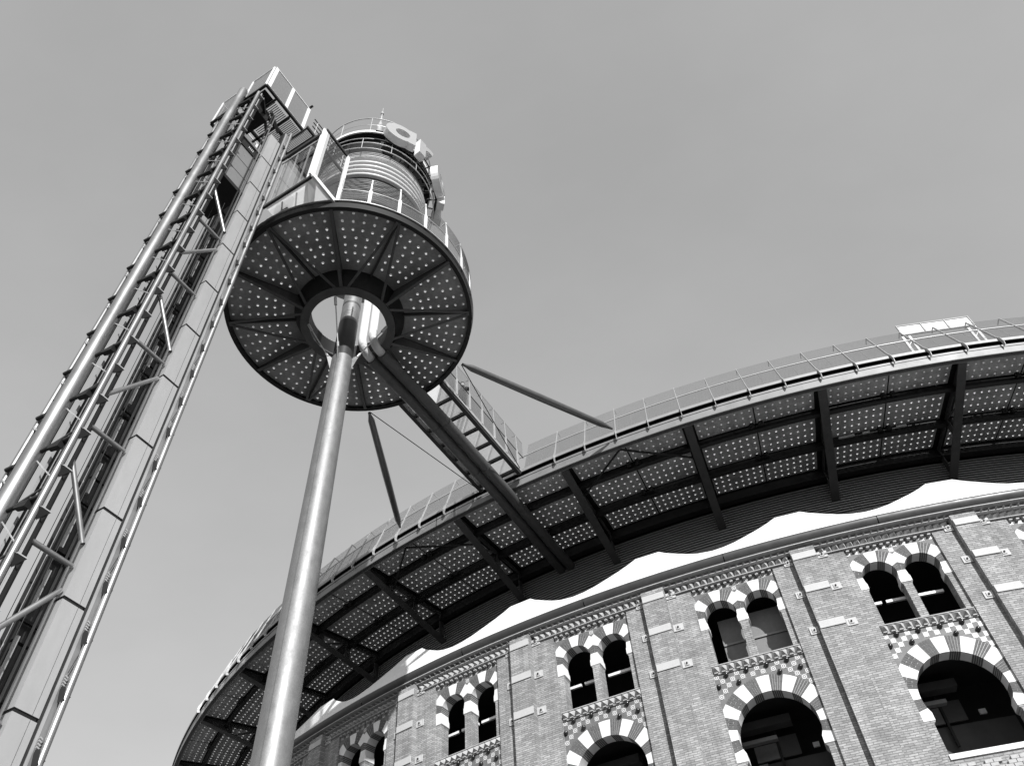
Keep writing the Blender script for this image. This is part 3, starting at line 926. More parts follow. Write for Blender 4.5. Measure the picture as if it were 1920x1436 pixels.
b = MB(); b.tube([(0, 0, 0), (0, 0, H(8)), (0, 0, H(16)), (0, 0, H(21.73))], [.43, .40, .368, .345], 48)
MAST = part('mast', b, 'mast_metal', TOWER)
b = MB(); b.tube([(0, 0, H(21.72)), (0, 0, H(23.76))], .328, 40); part('collar', b, 'dark_band', MAST)
b = MB(); b.tube([(0, 0, H(23.755)), (0, 0, H(29.2))], .318, 40); part('upper_mast', b, 'mast_metal', MAST)
for h in (24.80, 24.86):
    b = MB(); b.tube([(0, 0, H(h)), (0, 0, H(h + .02))], .323, 40); part('joint_ring', b, 'dark_steel', MAST)
for a in (120, -50, 210, 20):
    w = R_(a); ux, uy = math.sin(w), -math.cos(w)
    g_ = MB(); px, py = -uy * .015, ux * .015
    tri = [(.32, 21.15), (.32, 21.80), (.50, 21.98), (.52, 21.88)]
    vs = [(ux * r + px, uy * r + py, H(h)) for r, h in tri] + [(ux * r - px, uy * r - py, H(h)) for r, h in tri]
    g_.add(vs, [(0, 1, 2, 3), (7, 6, 5, 4), (0, 4, 5, 1), (1, 5, 6, 2), (2, 6, 7, 3), (3, 7, 4, 0)])
    part('gusset', g_, 'mast_metal', MAST)
    g_ = MB(); g_.tube([(ux * .48, uy * .48, H(21.9)), (ux * 1.36, uy * 1.36, H(23.62))], .022, 6)
    g_.tube([(ux * .48, uy * .48, H(21.9)), (ux * .56, uy * .56, H(22.06))], .045, 6)
    g_.tube([(ux * 1.20, uy * 1.20, H(23.30)), (ux * 1.34, uy * 1.34, H(23.58))], .05, 6)
    part('tie_rod', g_, 'rail_metal', MAST)
b = MB(); b.bar((.115, -.415, 0), (.09, -.335, H(21.5)), .035, .02, up=(0, -1, 0)); part('cable_strip', b, 'mast_metal', MAST)
for h in (4.2, 10.6, 17.0):
    r_ = .43 - .0037 * (h + 1.6)
    b = MB(); b.tube([(0, 0, H(h)), (0, 0, H(h + .02))], r_ - .001, 48); part('weld_ring', b, 'pipe_metal', MAST)

# round platform
PLAT = part('platform', MB().ringbox(1.338, 1.64, H(23.66), H(23.72), 72), 'beam_steel', TOWER)
b = MB(); b.lathe([(1.66, H(23.72)), (1.93, H(24.3)), (1.93, H(24.45))], 72); b.lathe([(1.36, H(24.45)), (1.36, H(23.72))], 72)
part('hub', b, 'black', PLAT)
b = MB(); b.ringbox(4.20, 4.34, H(24.2), H(24.56), 96); part('rim', b, 'black', PLAT)
b = MB(); b.ringbox(4.28, 4.40, H(24.56), H(24.60), 96); part('rim_lip', b, 'rail_metal', PLAT)
b = MB(); b.ringbox(1.36, 1.95, H(24.42), H(24.46), 72); part('hub_deck', b, 'deck_plate', PLAT)
def spoke(b, a0, a1, w=.10, web=True):
    p0 = Vector(TP(a0, 4.24, 24.21)); p1 = Vector(TP(a1, 1.60, 23.70))
    b.bar(p0, p1, w, .03)
    if web:
        q0 = Vector(TP(a0, 4.22, 24.33)); q1 = Vector(TP(a1, 1.62, 24.33))
        t = (p1 - p0); t.z = 0; t.normalize(); nrm = Vector((-t.y, t.x, 0)) * .012
        b.add([p0 + nrm, p1 + nrm, q1 + nrm, q0 + nrm, p0 - nrm, p1 - nrm, q1 - nrm, q0 - nrm], [(0, 1, 2, 3), (7, 6, 5, 4), (0, 4, 5, 1), (3, 2, 6, 7)])
for k in range(12):
    a = 30 * k
    if k % 2:
        b = MB(); spoke(b, a, a, .11); part('spoke', b, 'beam_steel', PLAT)
    else:
        for da in (-23, 23):
            b = MB(); spoke(b, a + da * .02, a + da, .09, False); part('brace_spoke', b, 'beam_steel', PLAT)
        b = MB(); b.bar(TP(a, 4.22, 24.30), TP(a, 1.9, 24.30), .06, .14); part('spoke', b, 'dark_steel', PLAT)
for k in range(12):
    a0 = 30 * k + .5; a1 = 30 * k + 29.5
    pl = MB(); le = MB()
    rr_ = [(3.925, 4.20, 5), (3.635, 3.925, 5), (3.335, 3.635, 5), (3.045, 3.335, 4), (2.755, 3.045, 4), (2.465, 2.755, 4), (2.15, 2.465, 3)]
    for r0, r1, nv in rr_:
        def f(u, v, r0=r0, r1=r1): return TP(a0 + 1.2 + (a1 - a0 - 2.4) * u, r0 + (r1 - r0) * v, 24.34)
        plate_with_lenses(f, nv, 1, .043, pl, le)
        for (e0, e1) in ((a0, a0 + 1.2), (a1 - 1.2, a1)):
            pl.quad(TP(e0, r0, 24.34), TP(e1, r0, 24.34), TP(e1, r1, 24.34), TP(e0, r1, 24.34))
    for j in range(6):
        e0 = a0 + (a1 - a0) * j / 6; e1 = a0 + (a1 - a0) * (j + 1) / 6
        pl.quad(TP(e0, 1.9, 24.34), TP(e1, 1.9, 24.34), TP(e1, 2.15, 24.34), TP(e0, 2.15, 24.34))
        pl.quad(TP(e0, 4.20, 24.34), TP(e1, 4.20, 24.34), TP(e1, 4.25, 24.34), TP(e0, 4.25, 24.34))
    for rj in (3.925, 3.635, 3.335, 3.045, 2.755, 2.465, 2.15):
        for j in range(6):
            e0 = a0 + (a1 - a0) * j / 6; e1 = a0 + (a1 - a0) * (j + 1) / 6
            pl.quad(TP(e0, rj - .02, 24.352), TP(e1, rj - .02, 24.352), TP(e1, rj + .02, 24.352), TP(e0, rj + .02, 24.352))
    cb = MB(); cb.bar(TP(30 * k, 4.26, 24.38), TP(30 * k, 1.9, 24.38), .16, .03); part('light_block_bar', cb, 'black', PLAT)  # black bar over each spoke, added to shut out light between panels
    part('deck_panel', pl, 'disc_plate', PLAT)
    part('glass_lenses', le, 'lens', PLAT, kind='stuff')

# platform railing
PR = part('platform_railing', MB().tube([TP(32 + i * 132 / 60, 4.33, 25.47) for i in range(61)], .022, 6), 'rail_metal', TOWER)
b = MB(); b.tube([TP(196 + i * 150 / 60, 4.33, 25.47) for i in range(61)], .022, 6); part('handrail', b, 'rail_metal', PR)
def ring_arc(r, h, a0, a1, n=50): return [TP(a0 + (a1 - a0) * i / n, r, h) for i in range(n + 1)]
for k in range(9):
    for a0, a1 in ((33, 164), (196, 346)):
        b = MB(); b.tube(ring_arc(4.33, 25.56 + k * .095, a0, a1), .008, 4, caps=False); part('wire', b, 'wire', PR)
for a0, a1 in ((33, 164), (196, 346)):
    b = MB(); b.tube(ring_arc(4.33, 24.70, a0, a1), .02, 5); part('bottom_rail', b, 'rail_metal', PR)
i = 0
for a in [32.3 + 13.4 * j for j in range(24)]:
    if 165 < a < 195 or a > 345: continue
    w = R_(a); rad = Vector((math.sin(w), -math.cos(w), 0)); tan = Vector((math.cos(w), math.sin(w), 0))
    b = MB()
    b.bar(rad * 4.35 + Vector((0, 0, H(24.56))), rad * 4.35 + Vector((0, 0, H(25.55))), .11, .035, up=rad)
    b.bar(rad * 4.35 + Vector((0, 0, H(25.5))), rad * 4.30 + Vector((0, 0, H(26.47))), .05, .03, up=rad)
    b.bar(rad * 4.30 + Vector((0, 0, H(26.46))), rad * 4.12 + Vector((0, 0, H(26.44))), .04, .03)
    part('post', b, 'white_paint' if a < 165 else 'rail_metal', PR)
    if a + 13 < 164 or 196 < a < 332:
        b = MB(); b.lathe([(4.31, H(24.74)), (4.31, H(25.42))], 6, a0=a + .8, a1=a + 12.6); part('glass_pane', b, 'rail_glass', PR)

# lantern drum
DRUM = part('drum', MB().lathe([(2.28, H(28.75)), (2.28, H(34.78))], 72).lathe([(2.28, H(34.78)), (0.0, H(34.78))], 72, smooth=False), 'drum_dark', TOWER)
b = MB(); b.lathe([(0.33, H(28.75)), (2.30, H(28.75))], 72, smooth=False); part('drum_floor', b, 'drum_grey', DRUM)
for k in range(12):
    h = 28.85 + k * .145
    b = MB(); b.lathe([(2.30, H(h)), (2.40, H(h + .015)), (2.40, H(h + .035)), (2.30, H(h + .05))], 72); part('louvre', b, 'drum_grey', DRUM)
for k in range(5):
    h = 30.95 + k * .385
    pr = [(2.30 + .16 * max(0, math.cos(R_(t))), H(h + .085 * math.sin(R_(t)))) for t in range(-90, 91, 18)]
    b = MB(); b.lathe(pr, 72); part('white_ring', b, 'ring_white', DRUM)
for h in (32.78, 32.92, 33.06):
    b = MB(); b.ringbox(2.28, 2.40, H(h), H(h + .04), 72); part('thin_ring', b, 'rail_metal', DRUM)
b = MB(); b.ringbox(2.28, 2.46, H(32.62), H(32.66), 72); b.tube([TP(i * 5, 2.78, 32.64) for i in range(72)], .02, 6, closed=True); part('walkway', b, 'rail_metal', DRUM)
for k in range(10):
    a = 36 * k + 12
    b = MB(); b.bar(TP(a, 2.30, 33.2), TP(a, 2.30, 34.7), .16, .06, up=(math.sin(R_(a)), -math.cos(R_(a)), 0)); part('mullion', b, 'black', DRUM)
for h, r in ((33.62, 2.78), (33.2, 2.78)):
    b = MB(); b.tube([TP(i * 5, r, h) for i in range(72)], .02, 6, closed=True); part('walkway_rail', b, 'rail_metal', DRUM)
for k in range(14):
    a = 25.7 * k + 5
    b = MB(); b.tube([TP(a, 2.78, 32.64), TP(a, 2.78, 33.62)], .018, 5); part('walkway_post', b, 'rail_metal', DRUM)
b = MB(); b.ringbox(2.20, 2.62, H(34.74), H(34.80), 72); part('roof_disc', b, 'drum_dark', DRUM)
b = MB(); b.ringbox(2.58, 2.64, H(34.72), H(34.92), 72); part('roof_edge', b, 'white_paint', DRUM)
b = MB(); b.tube([TP(i * 5, 2.60, 36.35) for i in range(72)], .022, 6, closed=True); part('roof_rail', b, 'rail_metal', DRUM)
b = MB(); b.tube([TP(i * 5, 2.60, 35.6) for i in range(72)], .010, 5, closed=True); part('roof_rail', b, 'rail_metal', DRUM)
for k in range(12):
    a = 30 * k + 4
    b = MB(); b.tube([TP(a, 2.60, 34.85), TP(a, 2.60, 36.35)], .018, 5); part('roof_post', b, 'rail_metal', DRUM)
b = MB(); b.tube([TP(42, 2.3, 34.8), TP(42, 2.3, 36.6), TP(42, 2.3, 36.62), TP(42, 2.3, 38.0)], [.16, .085, .045, .035], 10); b.tube([TP(42, 2.3, 37.75), TP(42, 2.3, 37.92)], .075, 10); b.tube([TP(42, 2.3, 38.0), TP(42, 2.3, 38.5)], .014, 5)
part('antenna', b, 'rail_metal', DRUM)

# sign letters
SIGN = part('sign', MB().tube([TP(40 + i * 106 / 24, 2.86, 33.45) for i in range(25)], .03, 6).tube([TP(40 + i * 106 / 24, 2.86, 34.35) for i in range(25)], .03, 6), 'dark_steel', TOWER)
def outline_letter(outer, holes, depth):
    b = MB()
    loops = [[Vector((x, z, 0)) for x, z in outer]] + [[Vector((x, z, 0)) for x, z in h[::-1]] for h in holes]
    flat = [p for L in loops for p in L]; tri = tessellate_polygon(loops)
    b.cur = 0
    b.add([(p.x, -depth, p.y) for p in flat], [tuple(t) for t in tri]); b.add([(p.x, 0, p.y) for p in flat], [tuple(t)[::-1] for t in tri])
    b.cur = 1
    for L in loops:
        m = len(L)
        b.add([(p.x, -depth, p.y) for p in L] + [(p.x, 0, p.y) for p in L], [(i, (i + 1) % m, m + (i + 1) % m, m + i) for i in range(m)])
    return b
la = [(.34, -.72)] + [(.62, -.72), (.62, .60), (.34, .60)]
a_out = [p for p in circ(-.02, -.06, .70, 60, 300, 24)]
a_out = a_out + [(.38, -.70), (.68, -.70), (.68, .58), (.38, .58)]
a_hole = circ(.06, -.06, .34, 0, 345, 20)
r_out = [(-.40, -.70), (-.02, -.70), (-.02, .02)] + circ(.26, -.04, .27, 150, 60, 5) + [(.46, .58)] + circ(.28, .16, .42, 66, 120, 5) + [(-.02, .42), (-.02, .60), (-.40, .60)]
e_out = circ(0, -.06, .70, 0, 318, 30) + [(.30, -.34)] + circ(0, -.06, .36, 310, 210, 8)[0:1] + circ(0, -.06, .34, 305, 200, 8) + [(.70, -.18)]
e_hole = [(-.33, .02)] + [(.33, .02)] + circ(0, 0.02, .33, 0, 180, 10)[1:-1]
e_out = circ(0, -.06, .70, -8, 322, 30) + circ(0, -.06, .36, 322, 200, 10) + [(.33, -.18)]
e_hole = [(-.30, .05), (.30, .05)] + circ(0, .05, .28, 20, 160, 8)
n_out = [(-.58, -.70), (-.22, -.70), (-.22, .02)] + circ(0, .02, .22, 170, 10, 8) + [(.22, .02), (.22, -.70), (.58, -.70), (.58, .08)] + circ(.06, .08, .52, 0, 110, 10) + [(-.22, .48), (-.22, .60), (-.58, .60)]
for nm, (o_, h_), a, h in (('letter_a', (a_out, [a_hole]), 60.5, 34.18), ('letter_r', (r_out, []), 84, 34.12), ('letter_e', (e_out, [e_hole]), 110, 34.0), ('letter_n', (n_out, []), 135, 34.1)):
    me = outline_letter(o_, h_, .34).mesh('sign_letter', ['letter_face', 'white_paint'])
    ob = link('sign_letter', me, SIGN, label='rounded raised letter ' + nm[-1] + ' on the drum'); ob.location = TP(a, 2.88, h); ob.rotation_euler = (0, 0, R_(a))
for a in (50, 60, 70, 80, 88, 98, 106, 114, 122, 131, 140):
    b = MB(); b.tube([TP(a, 2.28, 33.45), TP(a, 2.9, 33.45)], .025, 6); b.tube([TP(a, 2.28, 34.35), TP(a, 2.9, 34.35)], .025, 6); b.tube([TP(a, 2.86, 33.45), TP(a, 2.86, 34.35)], .022, 6)
    part('bracket', b, 'dark_steel', SIGN)

# struts and tie rods to the arena roof, ducts below the bridge
for sg in (1, -1):
    p0, p1 = Vector(T(55.38, sg * 2.16, 24.2)), Vector(T(49.0, sg * 5.33, 24.52)); dd_ = p1 - p0
    b = MB(); b.tube([p0, p0 + dd_ * .02, p0 + dd_ * .06, p0 + dd_ * .5, p0 + dd_ * .92, p0 + dd_ * .975, p1], [.05, .065, .13, .15, .13, .065, .045], 22)
    part('strut', b, 'strut_paint', TOWER)
    b = MB(); b.tube([T(55.38, sg * 2.12, 24.2), T(49.3, sg * 1.08, 24.40)], .018, 6); part('tie_rod', b, 'dark_steel', TOWER)
for t in (-.2, .26):
    b = MB()
    path = [T(58.35, t, 27.5), T(58.35, t, 24.1)] + [T(58.35 - .5 + .5 * math.cos(R_(x)), t, 24.1 - .5 * math.sin(R_(x))) for x in (20, 45, 70)] + [T(57.5, t, 23.60), T(56.9, t, 23.62)]
    b.tube(path, .155, 18); part('riser_pipe', b, 'white_paint', TOWER)
    b = MB(); b.tube([T(57.75, t, 23.58), T(55.3, t, 23.74), T(54.9, t, 23.75), T(49.3, t, 23.70), T(43.2, t - .03, 23.46)], .215, 20); part('duct', b, 'beam_steel', TOWER)
    for s in (56.6, 53.6, 50.7, 47.8):
        zc = 23.66 if s > 56 else 23.74 if s > 53 else 23.71 if s > 50 else 23.64
        b = MB(); b.tube([T(s, t, zc), T(s + .07, t, zc)], .232, 20); part('duct_flange', b, 'beam_steel', TOWER)

# ------------------------------------------------------------------ FOOTBRIDGE
bxy = world2(52.1, 0)
BR = thing('footbridge', 'short steel footbridge with frosted glass floor joining the platform to the arena roof', 'bridge', (bxy.x, bxy.y, 0), rz=RZ)
def BT(s, t, h): return (t, -(s - 52.1), H(h))
for sg in (-1, 1):
    b = MB(); b.bar(BT(49.1, sg * .94, 24.38), BT(55.0, sg * .94, 24.38), .16, .30); part('side_beam', b, 'dark_steel', BR)
    b = MB(); b.bar(BT(49.1, sg * 1.04, 24.42), BT(55.0, sg * 1.04, 24.42), .025, .10); part('edge_strip', b, 'rail_metal', BR)
for k in range(7):
    s = 49.3 + k * .955
    b = MB(); b.bar(BT(s, -.88, 24.42), BT(s, .88, 24.42), .09, .16); part('cross_beam', b, 'dark_steel', BR)
    if k < 6:
        b = MB(); b.box(-.87, .87, -(s + .91 - 52.1), -(s + .05 - 52.1), H(24.52), H(24.545)); part('floor_pane', b, 'frosted', BR)
for sg in (-1, 1):
    b = MB(); b.tube([BT(48.8, sg * 1.03, 25.45), BT(55.0, sg * 1.03, 25.45)], .02, 6); part('handrail', b, 'dark_steel', BR)
    b = MB(); b.tube([BT(48.8, sg * 1.03, 26.4), BT(55.0, sg * 1.03, 26.4)], .010, 5); part('top_wire', b, 'wire', BR)
    for k in range(9):
        b = MB(); b.tube([BT(48.8, sg * 1.03, 25.55 + k * .095), BT(55.0, sg * 1.03, 25.55 + k * .095)], .006, 4); part('wire', b, 'wire', BR)
    for k in range(7):
        s = 49.35 + k * .94
        b = MB(); b.bar(BT(s, sg * 1.05, 24.5), BT(s, sg * 1.05, 25.5), .10, .03, up=(1, 0, 0)); b.bar(BT(s, sg * 1.05, 25.45), BT(s, sg * 1.03, 26.42), .035, .02, up=(1, 0, 0)); b.bar(BT(s, sg * 1.03, 26.41), BT(s, sg * .85, 26.41), .03, .02)
        part('post', b, 'rail_metal', BR)
        if k < 6:
            b = MB(); b.box(sg * 1.03 - .006, sg * 1.03 + .006, -(s + .87 - 52.1), -(s + .07 - 52.1), H(24.6), H(25.40)); part('glass_pane', b, 'rail_glass', BR)

# ------------------------------------------------------------------ GLASS LANDING between lift and platform
lxy = world2(63.4, 1.1)
LAND = thing('glass_landing', 'white framed glass landing box between lift tower and round platform', 'landing', (lxy.x, lxy.y, 0), rz=RZ)
def LT(s, t, h): return (t - 1.1, -(s - 63.4), H(h))
b = MB(); b.bar(LT(64.03, 2.13, 24.60), LT(64.03, 2.13, 28.30), .07, .30, up=(0, -1, 0)); b.bar(LT(64.05, 2.0, 24.6), LT(64.05, 2.0, 28.3), .22, .05, up=(0, -1, 0)); part('corner_post', b, 'white_paint', LAND)
b = MB(); b.bar(LT(62.87, 2.17, 24.62), LT(62.87, 2.17, 28.32), .10, .12, up=(0, -1, 0)); part('post', b, 'white_paint', LAND)
b = MB(); b.bar(LT(62.80, 2.17, 24.64), LT(64.08, 2.17, 24.64), .07, .22); part('bottom_rail', b, 'white_paint', LAND)
b = MB(); b.bar(LT(64.05, 2.1, 24.60), LT(64.05, .12, 24.60), .08, .16); part('bottom_rail', b, 'dark_steel', LAND)
b = MB(); b.bar(LT(64.05, 2.1, 24.72), LT(64.05, .12, 24.72), .05, .05); part('sill_strip', b, 'rail_metal', LAND)
b = MB(); b.bar(LT(64.08, 2.17, 28.34), LT(62.80, 2.17, 28.34), .07, .12); part('top_rail', b, 'dark_steel', LAND)
b = MB(); b.bar(LT(64.05, 2.1, 28.34), LT(64.05, .12, 28.34), .08, .22); part('top_rail', b, 'dark_steel', LAND)
b = MB(); b.bar(LT(64.0, 2.1, 28.05), LT(64.0, .12, 28.05), .04, .06); part('door_track', b, 'rail_metal', LAND)
b = MB(); b.box(*sorted((LT(0, .12, 0)[0], LT(0, 2.14, 0)[0])), *sorted((LT(64.02, 0, 0)[1], LT(63.0, 0, 0)[1])), H(28.40), H(28.43)); part('roof_pane', b, 'glass', LAND)
fl_ = MB()
pts = [(64.0, .14), (64.0, 2.12), (62.95, 2.12)] + [(S_M + math.sqrt(4.30 ** 2 - (t - T_M) ** 2), t) for t in (1.8, 1.4, 1.0, .6, .14)]
vs = [LT(s, t, 24.66) for s, t in pts]; fl_.add(vs, [tuple(range(len(vs)))[::-1]])
part('floor_pane', fl_, 'frosted', LAND)
b = MB(); b.quad(LT(64.0, 2.17, 24.75), LT(62.92, 2.17, 24.75), LT(62.92, 2.17, 28.28), LT(64.0, 2.17, 28.28)); part('glass_pane', b, 'glass', LAND)
for t0, t1 in ((1.45, 2.0), (.85, 1.42), (.25, .82)):
    b = MB(); b.quad(LT(64.0, t0, 24.78), LT(64.0, t1, 24.78), LT(64.0, t1, 28.0), LT(64.0, t0, 28.0)); part('glass_pane', b, 'glass', LAND)
    b = MB(); b.bar(LT(63.98, t0, 24.75), LT(63.98, t0, 28.05), .05, .03, up=(0, -1, 0)); part('door_stile', b, 'rail_metal', LAND)
b = MB(); b.box(*sorted((LT(0, .2, 0)[0], LT(0, .8, 0)[0])), *sorted((LT(63.7, 0, 0)[1], LT(63.5, 0, 0)[1])), H(24.7), H(25.4)); part('control_box', b, 'black', LAND)

# ------------------------------------------------------------------ LIFT TOWER
exy = world2(64.9, -0.95)
LIFT = thing('lift_tower', 'tall open lift tower of tubes and light cladding panels beside the platform', 'tower', (exy.x, exy.y, 0), rz=RZ)
def E(s, t, h): return (t + .95, -(s - 64.9), H(h))
G0 = -EYE
def vtube(name, s, t, r, h0, h1, m, n=16): b = MB(); b.tube([E(s, t, h0), E(s, t, (h0 + h1) / 2), E(s, t, h1)], r, n); return part(name, b, m, LIFT)
BIGP = vtube('main_column', 66.02, -.98, .165, G0, 32.3, 'pipe_metal', 28)
vtube('side_column', 65.88, -.01, .062, G0, 31.05, 'pipe_metal')
vtube('side_column', 65.88, -1.93, .062, G0, 31.05, 'pipe_metal')
vtube('corner_column', 64.06, .06, .062, G0, 30.7, 'pipe_metal')
vtube('corner_column', 64.06, -1.93, .048, G0, 30.7, 'pipe_metal')
k = -6; h = 18.24 - 1.553 * 13
while h < 31.3:
    if h > G0 + .3:
        for (t0, t1, dh) in ((-.86, -.06, 0), (-1.88, -1.10, .06)):
            b = MB(); b.tube([E(65.97, t0, h + dh), E(65.90, t1, h + dh)], .05, 8); part('lattice_bar', b, 'dark_steel', LIFT)
            g_ = MB(); mid = (t0 + t1) / 2 + .12
            g_.hexa([E(65.99, mid - .28, h + dh - .07), E(65.98, mid + .06, h + dh - .17), E(65.86, mid + .06, h + dh - .17), E(65.88, mid - .28, h + dh - .07),
                     E(65.99, mid - .28, h + dh), E(65.98, mid + .10, h + dh), E(65.86, mid + .10, h + dh), E(65.88, mid - .28, h + dh)])
            part('gusset', g_, 'black', LIFT)
            b = MB(); b.tube([E(65.95, t0 + .02, h + dh - .25), E(65.88, t1 - .02, h + dh - 1.05)], .014, 5); part('tension_rod', b, 'rail_metal', LIFT)
            b = MB(); b.tube([E(65.95, t0 + .05, h + dh + .05), E(65.72, t1 - .2, h + dh + .65)], .022, 5); part('hook_rod', b, 'dark_steel', LIFT)
    h += 1.553
h = 17.43 - 1.03 * 18
while h < 31.0:
    if h > G0 + .3:
        for t in (-.01, -1.93):
            b = MB()
            t += .05 if t < -1 else 0
            b.add([E(65.90, t + .02, h), E(65.66, t + .03, h), E(65.70, t + .03, h - .24), E(65.90, t + .04, h), E(65.66, t - .06, h), E(65.70, t - .06, h - .24)], [(0, 1, 2), (3, 5, 4), (0, 3, 4, 1), (1, 4, 5, 2), (2, 5, 3, 0)])
            b.add([E(65.88, t - .02, h - .02), E(65.66, t - .02, h - .02), E(65.66, t + .07, h - .02), E(65.88, t + .07, h - .02), E(65.80, t + .02, h - .26)], [(0, 1, 2, 3), (0, 4, 1), (1, 4, 2), (2, 4, 3), (3, 4, 0)])
            part('clamp', b, 'black', LIFT)
            b = MB(); b.box(*sorted((E(0, t - .02, 0)[0], E(0, t + .075, 0)[0])), *sorted((E(65.84, 0, 0)[1], E(65.64, 0, 0)[1])), H(h - .012), H(h + .012)); part('clamp_plate', b, 'rail_metal', LIFT)
    h += 1.03
# guide rails on the near side
for s, t, w, d_, m in ((65.70, -.04, .06, .06, 'black'), (65.765, .0, .035, .02, 'cladding'), (65.62, -.12, .04, .05, 'dark_steel'), (64.86, -.10, .03, .05, 'pipe_metal'), (64.93, -.16, .03, .04, 'dark_steel'),
                       (65.70, -1.9, .06, .06, 'black'), (65.765, -1.9, .035, .02, 'cladding'), (65.775, -.75, .04, .03, 'cladding'), (65.77, -1.22, .04, .03, 'cladding'), (65.70, -.45, .03, .03, 'dark_steel'), (65.58, -.28, .04, .05, 'dark_steel'), (65.5, -.55, .05, .05, 'black'), (65.5, -1.3, .05, .05, 'black'), (65.58, -1.72, .04, .05, 'dark_steel'), (65.72, -1.62, .03, .03, 'dark_steel'), (65.70, -.62, .04, .05, 'dark_steel'), (65.70, -1.36, .04, .05, 'dark_steel')):
    b = MB(); b.box(*sorted((E(0, t - d_ / 2, 0)[0], E(0, t + d_ / 2, 0)[0])), *sorted((E(s - w / 2, 0, 0)[1], E(s + w / 2, 0, 0)[1])), 0, H(31.2)); part('guide_rail', b, m, LIFT)
# cladding boxes
def cladding(sgn_t, s0, s1, seam, m):
    top = 29.42; z1 = top; first = True
    hs = [29.42] + [27.44 - 2.05 * i for i in range(15)]
    for i in range(len(hs) - 1):
        z1, z0 = hs[i] - .04, max(hs[i + 1] + .03, G0 + .02)
        if z0 >= z1: break
        b = MB()
        for a_, c_ in ((s0, seam - .006), (seam + .006, s1)):
            b.box(*sorted((E(0, sgn_t, 0)[0], E(0, sgn_t - .26, 0)[0])), *sorted((E(a_, 0, 0)[1], E(c_, 0, 0)[1])), H(z0), H(z1))
        part('cladding_panel', b, m, LIFT)
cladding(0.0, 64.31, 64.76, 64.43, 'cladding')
cladding(-1.72, 63.98, 64.42, 64.2, 'dark_steel')  # far cladding: shade of its inner face put into the dark material
b = MB(); b.box(*sorted((E(0, -.02, 0)[0], E(0, -.25, 0)[0])), *sorted((E(64.33, 0, 0)[1], E(64.74, 0, 0)[1])), 0, H(29.38)); part('panel_backing', b, 'black', LIFT)
b = MB(); b.box(*sorted((E(0, -.01, 0)[0], E(0, -.2, 0)[0])), *sorted((E(64.252, 0, 0)[1], E(64.306, 0, 0)[1])), 0, H(30.4)); part('dark_channel', b, 'dark_steel', LIFT)
b = MB(); b.box(*sorted((E(0, .005, 0)[0], E(0, -.1, 0)[0])), *sorted((E(64.195, 0, 0)[1], E(64.250, 0, 0)[1])), 0, H(30.5)); part('white_rail', b, 'cladding', LIFT)
b = MB(); b.box(*sorted((E(0, .0, 0)[0], E(0, -.08, 0)[0])), *sorted((E(64.09, 0, 0)[1], E(64.198, 0, 0)[1])), 0, H(30.5)); part('light_strip', b, 'fascia', LIFT)
h = 29.36 - 1.043 * 29
j = 0
while h < 30:
    if h > G0 + .3:
        b = MB()
        b.add([E(64.01, .12, h - .03), E(64.21, .06, h + .03), E(64.12, .0, h), E(64.19, .10, h - .20), E(64.06, .12, h - .10), E(64.18, .05, h + .15)], [(0, 1, 3), (0, 3, 4), (1, 2, 3), (0, 2, 1), (0, 1, 5), (1, 2, 5), (0, 5, 2), (2, 4, 3)])
        part('clamp', b, 'black', LIFT)
        b = MB()
        for q in range(4): b.tube([E(64.15, .045, h + .12 + q * .05), E(64.20, .045, h + .14 + q * .05)], .018, 6)
        part('spring_bolt', b, 'rail_metal', LIFT)
        if j % 2 == 0:
            b = MB(); b.tube([E(64.10, .05, h + .85), E(64.18, .05, h + .35)], .008, 4); part('hanger', b, 'black', LIFT)
    j += 1; h += 1.043
# braces across the open side
for base in range(-4, 4):
    h0 = 15.55 + 5.9 * base
    for (sa, ha, sb, hb) in ((65.68, h0, 64.80, h0), (65.68, h0 + 2.95, 64.80, h0 + 2.95), (65.68, h0 + 1.98, 64.80, h0 + .52), (65.68, h0 - 1.98, 64.80, h0 - .52)):
        if min(ha, hb) > G0 + .3 and max(ha, hb) < 24.4:
            b = MB(); b.tube([E(sa, -.10, ha), E(sb, -.10, hb)], .052, 12); part('brace', b, 'pipe_metal', LIFT)
for s, t in ((65.07, -.9), (64.98, -.5), (65.3, -1.2)):
    b = MB(); b.tube([E(s, t, G0), E(s, t, 24.0)], .007, 4); part('lift_cable', b, 'black', LIFT)
for s in (64.5, 64.6):
    b = MB(); b.box(*sorted((E(0, -1.68, 0)[0], E(0, -1.62, 0)[0])), *sorted((E(s, 0, 0)[1], E(s + .05, 0, 0)[1])), 0, H(30)); part('back_rail', b, 'dark_steel', LIFT)
h = -1
while h < 29:
    b = MB(); b.box(*sorted((E(0, -1.66, 0)[0], E(0, -1.60, 0)[0])), *sorted((E(64.0, 0, 0)[1], E(64.5, 0, 0)[1])), H(h), H(h + .06)); part('back_bar', b, 'black', LIFT)
    b = MB(); b.box(*sorted((E(0, -1.69, 0)[0], E(0, -1.62, 0)[0])), *sorted((E(64.36, 0, 0)[1], E(64.42, 0, 0)[1])), H(h + .3), H(h + 1.2)); part('back_sun_patch', b, 'cladding', LIFT)  # pale strip painted as sun patches on the shaded back
    h += 1.475
